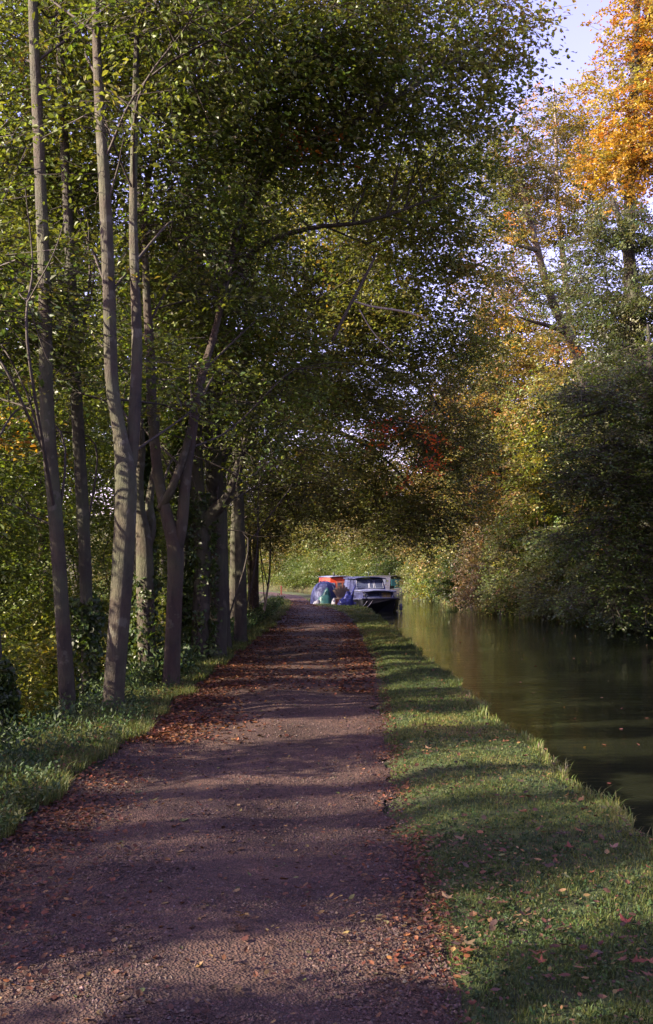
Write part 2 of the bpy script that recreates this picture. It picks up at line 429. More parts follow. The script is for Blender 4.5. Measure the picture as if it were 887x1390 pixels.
def ivy_on(mb, s, spec, rng, pal=None):
    """spec (z0,z1,n,thick)"""
    z0,z1,n,th=spec; m_=(s[:,2]>=z0-.3)&(s[:,2]<=z1+.3); q=s[m_]
    if len(q)<2: return
    u=rng.random(n)*(len(q)-1.001); i=u.astype(int); f=(u-i)[:,None]
    p=q[i]*(1-f)+q[i+1]*f; a=rng.random(n)*6.283
    keep=nz(np.stack([np.cos(a),np.sin(a),p[:,2]*.8],-1),.5,int(n)+5,2)>-.3
    p=p[keep]; a=a[keep]; n=len(p)
    o=np.stack([np.cos(a),np.sin(a),np.zeros(n)],-1)
    pos=p[:,:3]+o*(p[:,3:4]+rng.random((n,1))*th)
    ax=norm(o*.5+rng.normal(size=(n,3))*.5+np.array([0,0,-.6])); nr=norm(o+rng.normal(size=(n,3))*.35); nr=norm(nr-ax*np.sum(nr*ax,1,keepdims=True))
    leaves(mb,pos,ax,nr,3,.12,.065,pick(pal or G_DARK,n,rng.random(n),rng),rng,True,jit=.35,ratio=.9)

def B(px,py,Y,rpx,rpy,rY,q=1,pal=None):
    """crown mass seen round (px,py) at distance Y"""
    return (P(px,py,Y),(rpx*Y/F,rY,rpy*Y/F),q,pal)
def bz(px,py,Y):
    p=P(px,py,Y); p[2]=float(ground(p[0],p[1])); return p

# ------------------------------------------------------------------ the row of trees left of the path
CANOPY=[(3,(.072,.102,.02)),(3,(.10,.135,.026)),(2,(.13,.16,.032)),(1.2,(.18,.165,.038))]
CANMIX=[(3,(.10,.13,.030)),(3,(.135,.16,.038)),(2,(.17,.175,.045)),(1.2,(.22,.16,.05))]
CANOLIVE=[(3,(.095,.115,.028)),(3,(.125,.14,.033)),(2,(.16,.16,.04)),(1.2,(.22,.16,.05))]

tree('beech_tree','slender smooth beech with a straight brown trunk, leftmost tall trunk of the row','tree',
     bz(92,1000,11.5),[stem_pts([(94,1010,0.1107),(90,930,0.0984),(84,830,0.0918),(75,700,0.0861),(64,560,0.0820),(61,400,0.0754),(54,220,0.0697),(46,40,0.0615),(42,-150,0.0410),(38,-380,0.0164)],11.5)],
     [B(20,110,13.2,120,150,1.2,.9),B(-30,400,13,100,150,1.1,.8),B(90,-60,12.6,180,70,1.6,.5),B(20,230,10.6,60,60,.5,.22),B(-60,640,12.5,80,120,1.2,.6)],CANOPY,.072,BEECH,1,hexa=True,per=2,
     red=(ORG,.5,1.15))
tree('beech_tree','thin ivy-footed beech trunk standing between the leftmost trunk and the thick forked beech','tree',
     bz(122,985,13),[stem_pts([(122,1000,0.1020),(119,880,0.0892),(115,740,0.0850),(107,600,0.0808),(101,480,0.0723),(93,300,0.0680),(84,120,0.0595),(80,-50,0.0467),(88,-320,0.0170)],13)],
     [B(150,40,14.9,110,130,1.3),B(60,250,15,110,120,1.3,1.2),B(70,560,15,80,80,1.1,.6),B(110,330,12.2,40,50,.4,.2)],CANOPY,.072,ROUGHB,2,hexa=True,per=2,
     ivy=(-1,1.2,1800,.05))
cs=stem_pts([(152,990,0.1468),(156,920,0.1284),(165,800,0.1248),(171,690,0.1233),(170,640,0.1212),(163,590,0.0881),(152,520,0.0793),(148,400,0.0734),(142,250,0.0675),(135,140,0.0587),(130,0,0.0477),(126,-260,0.0147)],11.2)
cr=stem_pts([(172,655,0.0864,11.25),(179,615,0.0828,11.3),(184,540,0.0720,11.35),(186,450,0.0612,11.4),(181,300,0.0504,11.5),(184,120,0.0396,11.6),(192,-150,0.0144,11.7)])
tree('beech_tree','thickest smooth grey beech of the near row, forking into two upright stems','tree',bz(152,975,11.2),[cs,cr],
     [B(210,230,13.2,110,150,1.1,.7),B(190,-50,12.4,150,80,1.5,.5),B(150,150,10.5,60,50,.5,.25),B(95,430,12.1,70,90,1.,.5),B(240,-20,11,120,120,1.8),B(250,500,13,60,60,.8,.35)],CANOPY,.072,BEECH,3,hexa=True,per=2)
ds=stem_pts([(232,950,0.1471),(234,890,0.1200),(237,810,0.1084),(238,745,0.1161),(228,705,0.0929),(215,645,0.0774),(207,560,0.0735),(204,480,0.0658),(199,400,0.0542),(196,300,0.0449),(201,240,0.0402),(217,200,0.0387),(243,165,0.0348),(263,138,0.0271),(272,90,0.0116)],13.7)
dr=stem_pts([(240,745,0.0938,13.7),(247,710,0.0866,13.7),(252,650,0.0758,13.7),(260,590,0.0722,13.8),(272,520,0.0635,14),(292,450,0.0541,14.3),(310,370,0.0469,14.6),(328,280,0.0397,15),(345,150,0.0180,15)])
dl=stem_pts([(218,690,.06,13.7),(231,668,.058,13.6),(245,632,.052,13.6),(257,590,.05,13.7)])
tree('maple_tree','reddish trunk forking low into two stems, standing right at the path edge','tree',bz(233,935,13.7),[ds,dr],
     [B(330,130,14.6,130,140,1.9),B(300,370,15.3,110,120,1.8,.8),B(430,40,14.2,140,120,2.),B(360,560,17,90,70,1.5,.5),B(260,-50,14.2,160,80,1.6,.6)],CANOPY,.075,REDB,4,hexa=True,per=6,limbs=[dl],
     red=(RED,.45,1.2))
es=stem_pts([(204,965,.14),(199,860,.135),(197,780,.13),(195,730,.12),(190,690,.08),(189,650,.065),(193,600,.05),(186,520,.035),(180,440,.015)],14.6)
er=stem_pts([(199,745,.08,14.6),(206,715,.075,14.7),(203,680,.06,14.8),(212,620,.04,14.9),(216,540,.015,15)])
tree('maple_tree','pale flaking trunk with ivy, half hidden behind the red forked trunk','tree',bz(203,950,14.6),[es,er],[B(190,470,15.5,80,80,1.2,.5)],CANOPY,.075,BEECH,5,hexa=True,per=3,ivy=(-1,1.3,420,.04))
fs=stem_pts([(271,925,.17),(272,860,.16),(275,780,.15),(273,715,.16),(268,650,.12),(267,570,.10),(274,450,.08),(270,330,.05),(262,200,.02)],17.3)
fr=stem_pts([(276,722,.13,17.3),(288,698,.12,17.2),(302,684,.10,17.1),(314,664,.08,17),(326,620,.05,17),(345,560,.02,17)])
tree('sycamore_tree','dark rough trunk with an elbow limb bending out to the right over the verge','tree',bz(271,910,17.3),[fs,fr],
     [B(330,500,18,120,90,2,.7),B(250,440,18.5,110,120,2,.7),B(250,610,19,60,50,1,.35)],CANOPY,.08,ROUGHB,6,hexa=True,per=6,ivy=(-.5,3,1200,.05))
# ivy-dark trunks behind the row
for (px,py,Y,r,sd,lab) in [(186,940,17,.15,21,'dark ivy-wrapped trunk seen behind the right side of the thick beech'),
                      (250,925,19,.17,22,'black ivy-covered trunk between the red forked trunk and the elbow-limbed trunk'),
                      (-2,985,10.5,.11,23,'black ivy-covered trunk cut by the left border, low among leaves')]:
    s=stem_pts([(px,py+15,r),(px-1,py-120,r*.95),(px+3,py-260,r*.8),(px-2,py-420,r*.6),(px+4,py-640,r*.35),(px,py-800,.02)],Y)
    if sd==23: s=stem_pts([(px+6,1010,r*.8),(px-2,930,r*.7),(px-10,850,r*.8),(px-20,700,r*.7),(px-40,450,r*.5),(px-50,200,.02)],Y)
    tree('ivy_clad_tree',lab,'tree',bz(px,py,Y),[s],[B(px,py-560,Y+1,80,110,1.4,.5)],G_DARK,.085,ROUGHB,sd,per=2,ivy=(-2,5,5200,.12) if sd!=23 else (-2,.4,900,.05))

# further trees of the row
is_=stem_pts([(326,880,.15),(327,800,.13),(325,700,.12),(322,590,.115),(333,480,.11),(341,410,.105),(349,340,.10),(357,300,.09),(347,240,.04),(342,170,.02)],22)
ir=stem_pts([(356,305,.08,22),(366,275,.065,22),(371,245,.05,22),(380,170,.02,22)])
tree('sycamore_tree','tall leaning trunk forking high among sky-bright gaps in the middle of the canopy','tree',bz(326,872,22),[is_,ir],
     [B(390,330,23,100,120,2.4,.9),B(440,500,24,110,100,2.6,1.1),B(330,200,23,100,100,2,.8),B(380,640,25,90,70,2.5,.8),B(470,400,24,80,70,2.4,.8)],CANOLIVE,.085,ROUGHB,7,per=7)
js=stem_pts([(305,885,.13),(303,780,.12),(300,640,.11),(293,520,.10),(296,430,.09),(303,360,.085),(311,280,.07),(318,220,.05),(330,120,.02)],20)
tree('sycamore_tree','dark upright stem just right of the elbow-limbed trunk, rising into the leaves','tree',bz(305,880,20),[js],
     [B(300,330,20.5,90,110,2,.5),B(300,620,20.5,60,50,1.5,.4)],CANOPY,.085,ROUGHB,8,per=5)
for (a,b_,Y,sd,lab,name) in [(345,341,36,31,'twin-stemmed dark trunk where the verge narrows far down the path','sycamore_tree'),]:
    s1=stem_pts([(a+2,842,.17),(346,790,.14),(348,730,.12),(350,660,.11),(345,580,.07),(340,500,.02)],Y)
    s2=stem_pts([(a-2,842,.12,Y),(340,800,.09,Y),(338,740,.08,Y),(332,660,.06,Y),(326,590,.02,Y)])
    tree(name,lab,'tree',bz(a,838,Y),[s1,s2],[B(355,640,35,80,50,3,.8),B(330,560,36,80,60,3,.8),B(430,640,34,70,50,3,.8),B(420,540,35,80,60,3,.7)],CANOLIVE,.10,REDB,sd,per=3)
tree('young_tree','thin curved sapling at the path edge beside the twin dark trunk','tree',bz(357,840,33),
     [stem_pts([(356,845,.045),(361,815,.04),(366,780,.035),(367,740,.033),(369,700,.028),(364,640,.015)],33)],[B(368,690,33,22,28,.8,.5),B(362,650,33,30,30,1,.6)],CANOLIVE,.09,DEADW,32,per=3)

# tree whose long limbs reach across the path and over the canal
ls=stem_pts([(292,905,.20,18),(296,820,.18,18),(294,700,.17,17.8),(288,560,.15,17.5),(300,420,.13,17),(330,300,.11,16),(380,215,.06,15.2),(443,182,.042,14.9),(510,150,.032,14.7),(580,105,.022,14.8),(650,60,.01,15)])
l2=stem_pts([(300,420,.09,17),(345,340,.055,16.4),(420,310,.04,16.2),(500,300,.03,16.2),(600,265,.015,16.5)])
l3=stem_pts([(292,640,.10,18),(340,560,.085,20),(410,500,.075,22),(480,480,.06,24),(560,500,.03,25),(600,560,.015,26)])
OV=[B(500,110,15.5,120,120,1.8),B(610,40,16,95,80,1.6,.75),B(680,40,16.3,62,60,1.0,.62),B(560,-40,15.5,170,50,1.6,.7),B(600,200,17,85,75,1.6,.85),B(650,130,16.5,60,60,1,.6),B(545,310,18.5,95,90,1.9,.9),
    B(450,240,17,90,90,1.8,.8),B(600,330,19,70,80,1.5,.7),B(500,430,20.5,100,75,2,1.1),B(600,450,21,70,70,1.6,.9),B(470,330,21.5,90,70,1.8,.6),B(560,250,21,80,70,1.6,.6),B(620,230,20,50,70,1.4,.5)]
tree('sycamore_tree','broad tree whose long high limbs reach across the towpath and out over the canal','tree',bz(292,895,18),[ls],OV,CANMIX,.082,ROUGHB,9,cov=2.3,hexa=True,per=4,limbs=[l2,l3],pf=.3,
     red=(RED,.35,1.3))
# low hanging arch further along
hs=stem_pts([(318,862,.2),(320,780,.18),(322,690,.16),(330,600,.15),(350,520,.13),(380,440,.11),(430,380,.08),(500,340,.04),(540,320,.015)],28)
h2=stem_pts([(326,640,.10,28),(370,590,.09,28.5),(430,580,.08,29),(490,600,.06,30),(540,640,.04,30),(575,690,.012,30)])
h3=stem_pts([(340,560,.10,28),(410,500,.09,28),(480,490,.07,28),(560,520,.05,28),(610,570,.02,28)])
HV=[B(450,650,30,70,48,2.2,.8),B(510,690,30,55,32,1.8,.9),B(545,715,29,38,45,1.3,1.),B(585,690,29.5,40,60,1.3,.85),B(500,610,29,90,55,2.4,.7),B(560,570,28.5,80,60,2,.75),B(620,600,28.5,48,60,1.5,.7),
    B(480,540,28,100,60,2.4,.6),B(600,490,28,70,60,2,.6),B(400,690,31,70,35,2.4,.9),B(350,720,32,35,25,2,.7),B(630,680,30,30,50,1.2,.4)]
HV.append(B(545,590,25.4,50,30,.6,.2,RED)); HV.append(B(572,630,25.6,22,30,.5,.18,RED))
tree('hornbeam_tree','tree with low arching boughs and red sprigs hanging down over the canal before the boats','tree',bz(318,858,28),[hs],HV,CANOLIVE,.088,ROUGHB,10,cov=2.9,thr=-.4,per=2,limbs=[h2,h3],pf=.35)

# bare broken branches that show against the leaves
def branch(name,lab,pts,mt):
    q=stem_pts(pts); c=q[0,:3]; o=empty(name,c,lab,'branch'); 
    mbx=MB(); mbx.tube(q[:,:3],q[:,3],7,0,.06,3); mbx.build('stick',mt,o,c); return o
branch('hanging_branch','broken straight bare branch hanging diagonally in the middle of the canopy',[(452,462,.028,15),(466,432,.03,15),(484,398,.026,15),(500,368,.022,15),(511,345,.015,15)],TWIG)
branch('hanging_branch','pale bare branch arching to the right below the broken diagonal one',[(478,408,.016,15.2),(505,416,.018,15.2),(545,422,.016,15.2),(580,432,.01,15.2)],DEADW)
branch('hanging_branch','thin pale twig dropping to the lower right beneath the arched bare branch',[(488,420,.01,15.1),(503,446,.012,15.1),(520,466,.01,15.1),(534,478,.006,15.1)],DEADW)

# ------------------------------------------------------------------ woods left and behind (copies of a few trees)
def proto(name,label,h,w,pal,seed,size,cov=1.8,barkm=None,trunk_r=.16,low=.25,group=None,lean=.3,nbl=7,cat='tree',flat=1.2,per=3,thr=-.3,spray=None):
    r=np.random.default_rng(seed)
    pts=np.array([[0,0,0,trunk_r],[lean*.2,0,h*.25,trunk_r*.85],[lean*.4,.1,h*.5,trunk_r*.65],[lean*.7,0,h*.75,trunk_r*.4],[lean,0,h*.96,.02]])
    st=catmull(pts,4)
    bl=[]
    for k in range(nbl):
        f=low+(1-low)*(k+.5)/nbl; rad=w*(math.sin(math.pi*min(1,(f-low)/(1-low)*.85+.12))**.6)
        a=r.random()*6.28; rr=rad*.42
        bl.append((np.array([lean*f+math.cos(a)*rr,math.sin(a)*rr,h*f]),(rad*.72,rad*.72,h*(1-low)/nbl*1.15),1))
    o=tree(name,label,cat,(0,0,0),[st],bl,pal,size,barkm or ROUGHB,seed,cov=cov,K=9,L=spray or size*6,per=per,group=group,flat=flat,thr=thr,tw=False)
    return o
def put(o,x,y,rz=0,s=1,label=None,dz=-.1,sz=None):
    o.location=(x,y,float(ground(x,y))+dz); o.rotation_euler=(0,0,rz); o.scale=(s,s,sz or s)
    if label: o['label']=label
    return o

LW=[proto('woodland_tree','x',12,2.6,G_MID,41,.10,1.35,BEECH,.13,.2,thr=-.08),proto('woodland_tree','x',14,2.9,CANOPY,42,.10,1.35,ROUGHB,.15,.3,thr=-.08),proto('woodland_tree','x',10,2.4,G_LIGHT,43,.10,1.4,BEECH,.1,.12,thr=-.08)]
left=[ # in view between and behind the row
 (-6.4,17,0,1,.8),(-5.2,24,1,1.6,.85),(-9.5,20,2,0,1.1),(-8.2,28,0,2.6,1.05),(-4.6,31,1,.4,.75),(-12,30,2,3.3,1.3),(-6.8,38,0,5,1.0),(-11,42,1,1,1.2),(-5.6,47,2,4.1,.85),
 (-8.5,55,0,3,1.1),(-14.5,50,1,5.5,1.3),(-7.6,66,2,1.2,.9),(-19,36,0,.8,1.4),(-13,68,1,2.2,1.2),(-20,60,2,4.4,1.4),
 # taller wood in view; last row unseen, added to shade the path
 (-10,23,1,.7,1.45),(-13.5,27,0,1.7,1.6),(-8.6,34,1,3.1,1.4),(-17,31,2,.4,1.9),(-12,38,0,5.1,1.7),(-7.4,44,1,2.2,1.35),
 (-19,-1,1,1.9,1.0),(-6.2,-9.5,2,.2,.95),(-17,21,0,2.9,1.0)]
WLAB={0:'slim green woodland tree in the dip behind the leftmost trunks',1:'narrow dark woodland tree behind the elbow-limbed trunk',2:'pale green tree filling the dip at the left border',
 3:'green woodland tree deeper in the dip, seen between the ivy-footed trunk and the thick beech',4:'narrow woodland tree behind the high-forking trunk of the row'}
cnt=[0,0,0]
for i,(x,y,k,rz,s) in enumerate(left):
    o=LW[k] if cnt[k]==0 else copy_tree(LW[k]); cnt[k]+=1
    put(o,x,y,rz,s); o['group']='woodland trees left of the towpath'
    o['label']=WLAB.get(i,'woodland tree standing deep in the shaded wood left of the towpath')

ST=proto('shade_caster_tree','x',9.5,.95,G_MID,44,.09,3.4,BEECH,.08,.10,group='unseen slender trees added to shade the towpath',nbl=9,per=0,thr=-.7,lean=.1,spray=.28)  # added out of view as a screen that shades the path
SP=[(-8,3.3),(3.75,4.2),(4.6,5.2),(5.65,7.3),(7.75,9.2),(9.7,11.0),(11.45,12.7),(13.2,14.2),(14.65,15.4),(15.9,16.9),(17.35,18.2),(18.65,19.6),(20.1,21.2),(21.7,22.6)]  # extents of the added trees; gaps let narrow sun stripes through
i=0
for a_,b_ in SP:
    n=max(1,int(round((b_-a_)/1.5))); w_=(b_-a_)/n
    for q in range(n):
        o=ST if i==0 else copy_tree(ST); sc_=w_/2/.92; put(o,-7.4+.25*math.sin(i*2.7),a_+w_*(q+.5),i*1.9,sc_,sz=.85+.14*((i*3)%5)/4)
        o['label']='slender leafy tree added outside the left edge of the view to shade the path'; i+=1
# shrubs in the dip: bright undergrowth
SH=[proto('woodland_shrub','x',2.6,1.5,G_LIGHT,51,.075,2.2,BEECH,.03,.05,nbl=4,cat='shrub'),proto('woodland_shrub','x',2.2,1.5,[(3,(.13,.16,.03)),(3,(.18,.19,.035)),(2,(.24,.21,.04))],52,.08,2.0,BEECH,.03,.05,nbl=4,cat='shrub')]
shr=[(-4.7,12.3,0,0,.8),(-5.3,14.5,1,1,1.),(-6.8,16,0,2,1.25),(-4.6,17.6,0,3,.9),(-7.8,20,1,4,1.4),(-5.4,21,0,5,1.1),(-4.3,10.4,0,1.3,.62),(-9.6,24,0,2.2,1.6),(-4.2,26,0,.7,.9),(-6.3,29,1,2.7,1.2),(-3.9,34,0,3.9,.8),(-4.8,41,0,1.1,1.),(-9,33,1,5,1.6),(-4.4,49,0,3,.9),(-5.6,57,1,2,1.1)]
SLAB=['leafy shrub behind the foot of the leftmost slender beech','yellow-green shrub glowing low behind the ivy-footed trunk','tall green shrub behind the yellow-green one in the dip',
 'low shrub seen between the thick beech and the pale flaking trunk','sunlit yellowish shrub deep in the dip at the left']
cnt=[0,0]
for i,(x,y,k,rz,s) in enumerate(shr):
    o=SH[k] if cnt[k]==0 else copy_tree(SH[k]); cnt[k]+=1
    put(o,x,y,rz,s); o['group']='shrubs on the slope left of the towpath'
    o['label']=SLAB[i] if i<len(SLAB) else 'leafy understorey shrub on the slope left of the towpath'

# ------------------------------------------------------------------ far bank, right
SAGE=[(3,(.09,.12,.045)),(3,(.12,.145,.05)),(2,(.17,.175,.055)),(1,(.22,.17,.07))]
# big orange beech
s=stem_pts([(860,700,.35),(858,500,.32),(855,300,.28),(862,100,.2),(870,-120,.1),(872,-300,.02)],48)
tree('beech_tree','tall golden orange autumn beech at the upper right, the brightest tree','tree',bz(860,700,48),[s],
     [B(885,60,48,75,90,3,1,ORG),B(866,150,47,60,60,2.6,1.,ORG),B(892,190,47,60,60,2.4,1,ORG),B(852,225,46.5,46,40,2,.8,ORG),B(900,-60,48,80,90,3,1,ORG),B(930,100,49,70,120,3,1,ORG),B(860,265,47,45,30,2,.7,ORG),B(822,215,47.5,38,50,1.8,.9,YEL+ORG)],ORG,.17,ROUGHB,61,cov=2.8,L=.8,per=4,pf=.12)
s=stem_pts([(792,740,.22),(785,560,.2),(770,400,.17),(758,280,.13),(755,170,.08),(752,110,.02)],54)
tree('birch_tree','pale yellow-olive thin-leaved tree left of the golden beech, sky showing through its top','tree',bz(792,740,54),[s],
     [B(755,190,54,48,70,2.5,.6,YEL+OLIVE),B(790,160,55,42,60,2.4,.9,YEL),B(735,300,53,55,60,2.5,.8,OLIVE),B(800,240,53,40,50,2.4,.9,YEL),B(800,300,53,50,60,2.4,.85,YEL+OLIVE),B(770,400,53,70,60,2.5,.8,SAGE),B(725,150,55,30,40,2,.3,YEL)],OLIVE,.15,DEADW,62,cov=2.3,L=.8,per=8,pf=.12,thr=-.15)
s=stem_pts([(800,560,.24),(788,490,.24),(773,455,.23),(757,425,.2),(742,385,.16),(728,330,.14),(716,285,.12),(705,240,.05),(700,200,.02)],42)
r_=stem_pts([(770,452,.12,42),(745,442,.1,41.6),(722,436,.06,41.2),(700,428,.03,41)])
r2_=stem_pts([(730,340,.10,42),(712,335,.08,41.5),(690,330,.05,41),(665,320,.02,41)])
tree('oak_tree','leaning brown-trunked tree with orange leaf patches, its bare crooked trunk visible mid right','tree',bz(815,620,42),[np.vstack([stem_pts([(822,640,.3),(812,600,.28)],42),s]),r_,r2_],
     [B(700,320,42,50,30,2,.45,ORG),B(735,250,44.5,50,45,2,.8,OLIVE),B(690,220,43,50,60,2.2,1.,OLIVE),B(680,290,43,50,50,2,1.,SAGE),B(790,380,43,50,40,2,.55,SAGE),B(720,400,41,45,35,1.8,.6,SAGE),B(765,470,41,26,20,1.2,.3,ORG),B(660,370,41,55,50,2,1.,OLIVE)],OLIVE,.13,REDB,63,cov=2.3,L=.75,per=6,pf=.15,thr=-.15)
# dark ivy-headed tree and holly with layered boughs at the right border
s=stem_pts([(885,800,.3),(878,640,.28),(868,480,.26),(856,360,.22),(842,300,.12),(830,265,.03)],34)
tree('ivy_clad_tree','dark rounded ivy-headed tree at the right border below the golden beech','tree',bz(885,800,34),[s],
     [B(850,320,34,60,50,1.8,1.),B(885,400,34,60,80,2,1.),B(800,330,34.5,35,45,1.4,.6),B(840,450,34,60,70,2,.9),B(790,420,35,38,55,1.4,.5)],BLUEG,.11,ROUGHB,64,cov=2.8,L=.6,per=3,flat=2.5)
s=stem_pts([(905,850,.25),(900,740,.24),(893,620,.22),(885,520,.15),(880,440,.03)],27)
lims=[stem_pts([(900,740-k*55,.08,27),(860-k*4,715-k*55,.06,26.8),(810,705-k*48,.04,26.5),(765+12*(k%2),712-k*48,.012,26.3)]) for k in range(4)]
tree('beech_tree','very dark tree with flat layered boughs leaning out over the water at the right border','tree',bz(905,850,27),[s],
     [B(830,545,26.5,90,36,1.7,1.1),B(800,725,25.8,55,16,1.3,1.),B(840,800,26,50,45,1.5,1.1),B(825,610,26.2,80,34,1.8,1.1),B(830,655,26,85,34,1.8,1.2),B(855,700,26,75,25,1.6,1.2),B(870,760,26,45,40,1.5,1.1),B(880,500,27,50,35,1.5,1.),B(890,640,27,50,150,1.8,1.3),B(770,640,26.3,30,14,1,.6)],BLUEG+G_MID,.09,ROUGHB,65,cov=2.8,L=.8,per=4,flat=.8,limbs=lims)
# individual bank shrubs hanging over the waterline
bank=[ # px,py,Y,rpx,rpy,rY,pal,label
 (870,812,33,55,38,1.4,G_DARK,'dark bramble mass at the waterline below the layered beech'),
 (805,775,37,45,55,1.5,G_DARK+SAGE,'bushy dull green shrub just left of the darkest bank growth'),
 (755,770,40.5,42,60,1.6,SAGE,'sage green shrub with pale leaves overhanging the water, mid bank'),
 (700,755,45,42,62,1.8,SAGE+G_LIGHT,'tall light green shrub leaning over its own reflection'),
 (655,765,52,34,52,1.8,[(3,(.11,.095,.05)),(2,(.15,.11,.06)),(2,(.08,.09,.035))],'brownish rounded shrub with fading leaves on the far bank'),
 (618,768,61,30,46,1.8,SAGE+G_DARK,'blue-green bush above the far waterline beside the brownish one'),
 (590,772,71,26,40,1.8,G_LIGHT+SAGE,'pale bush where the far bank curves out of sight'),
 (568,780,82,18,30,1.8,SAGE,'farthest small pale bush beyond the moored cruiser')]
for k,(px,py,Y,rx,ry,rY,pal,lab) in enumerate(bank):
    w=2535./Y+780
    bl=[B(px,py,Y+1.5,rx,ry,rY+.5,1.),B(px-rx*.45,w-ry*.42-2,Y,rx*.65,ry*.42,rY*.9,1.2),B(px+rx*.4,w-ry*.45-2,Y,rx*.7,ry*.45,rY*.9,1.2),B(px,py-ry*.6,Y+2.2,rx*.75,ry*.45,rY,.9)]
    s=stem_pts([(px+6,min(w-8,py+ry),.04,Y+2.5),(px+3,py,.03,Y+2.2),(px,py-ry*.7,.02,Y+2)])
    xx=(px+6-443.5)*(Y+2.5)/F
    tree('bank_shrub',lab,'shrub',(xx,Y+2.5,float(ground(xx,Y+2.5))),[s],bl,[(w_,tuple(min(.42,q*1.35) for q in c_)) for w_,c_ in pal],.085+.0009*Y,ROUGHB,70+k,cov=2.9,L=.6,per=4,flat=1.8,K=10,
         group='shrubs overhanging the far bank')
# mid-height trees rising behind the bank shrubs
mids=[(820,560,40,70,110,2.5,G_DARK+SAGE,'dense green tree crown behind the layered dark boughs'),
 (740,590,45,60,95,2.6,SAGE+G_LIGHT,'light olive tree with a loose crown in the middle of the far bank'),
 (680,560,50,60,110,2.6,OLIVE+SAGE,'olive tree with a few orange leaves behind the overhanging shrubs'),
 (640,640,58,50,80,2.6,SAGE,'grey-green tree above the brownish bank shrub'),
 (600,680,68,45,60,3,SAGE+OLIVE,'hazy green tree where the canal narrows'),
 (690,440,56,60,80,3,OLIVE+YEL,'tall yellowing tree behind the leaning brown trunk'),
 (590,600,90,50,70,4,OLIVE+SAGE,'grey-olive tree closing the view above the farthest bank bush'),
 (520,640,104,60,60,4,SAGE+OLIVE,'grey-olive tree beyond the bend, above the moored cruiser'),
 (760,500,50,55,70,3,SAGE+OLIVE,'olive green tree right under the leaning brown trunk'),
 (630,540,64,50,80,3,OLIVE,'tall olive tree far along the right bank')]
for k,(px,py,Y,rx,ry,rY,pal,lab) in enumerate(mids):
    bl=[B(px,py,Y,rx*.8,ry*.5,rY,1.),B(px-rx*.4,py+ry*.5,Y-.5,rx*.6,ry*.45,rY*.8,.9),B(px+rx*.45,py+ry*.35,Y,rx*.6,ry*.5,rY*.8,.9),B(px+rx*.1,py-ry*.65,Y,rx*.6,ry*.4,rY*.8,.8),B(px-rx*.5,py-ry*.2,Y,rx*.45,ry*.4,rY*.7,.7),B(px,py+ry*1.05,Y+.5,rx*.85,ry*.5,rY,1.)]
    xx=(px-443.5)*Y/F; gz=float(ground(xx,Y)); gy=780-(gz-EYE)*F/Y
    s=stem_pts([(px,gy,.13,Y),(px+3,gy*.6+py*.4,.11,Y),(px-3,py,.08,Y),(px+4,py-ry*.8,.02,Y)])
    tree('bank_tree',lab,'tree',(xx,Y,gz),[s],bl,[(w_,tuple(min(.42,q*f_) for q,f_ in zip(c_,(1.5,1.3,1.1)))) for w_,c_ in pal],.10+.0012*Y,ROUGHB,90+k,cov=2.5,L=.75,per=5,flat=1.6,K=10,group='trees behind the far bank shrubs',pf=.15,
         red=(ORG,.18,1.0))
# understorey between bank shrubs and trees
US=[proto('understorey_shrub','x',4.6,2.4,SAGE+G_DARK,111,.14,2.8,ROUGHB,.05,.02,nbl=5,cat='shrub',thr=-.5),proto('understorey_shrub','x',4.2,2.3,OLIVE+SAGE,112,.14,2.8,ROUGHB,.05,.02,nbl=5,cat='shrub',thr=-.5)]
cnt=[0,0]
for i,y in enumerate([22,26,30,34,38,42,46.5,51,56,61,67,73,79,85,92,24,32,40,49,58,68,80,36,39.5,43.5,47,52,55]):
    k=i%2; o=US[k] if cnt[k]==0 else copy_tree(US[k]); cnt[k]+=1
    x=float(XF(y))+(2.2 if i<15 else 4.6)+.5*math.sin(i*2.3); put(o,x,y,i*1.1,(1.05+.25*((i*5)%4)/3)*(1 if i<15 else 1.35 if i<22 else 1.7)); o['group']='understorey behind the far bank shrubs'
    o['label']='dense leafy shrub standing between the overhanging bank shrubs and the taller trees'
# hillside fill
HF=[proto('hillside_tree','x',13,4.2,OLIVE+SAGE,121,.22,2.4,ROUGHB,.22,.1),proto('hillside_tree','x',15,4.5,G_MID+SAGE,122,.22,2.4,ROUGHB,.25,.1),proto('hillside_tree','x',12,4,YEL+OLIVE,123,.22,2.2,ROUGHB,.2,.15)]
hill=[(19,30,1),(22,40,1),(17.5,58,0),(24,50,2),(20,66,1),(15,74,0),(27,60,0),(16,88,1),(22,82,2),(12,98,0),(19,100,1),(17,22,1),(18,12,0),(19,3,1),(17.5,-7,0),(30,36,2)]
cnt=[0,0,0]
for i,(x,y,k) in enumerate(hill):
    o=HF[k] if cnt[k]==0 else copy_tree(HF[k]); cnt[k]+=1
    put(o,x,y,i*1.7,.8+.25*((i*7)%5)/4); o['group']='trees on the wooded hillside across the canal'
    o['label']='leafy tree on the wooded hillside rising behind the far bank growth'
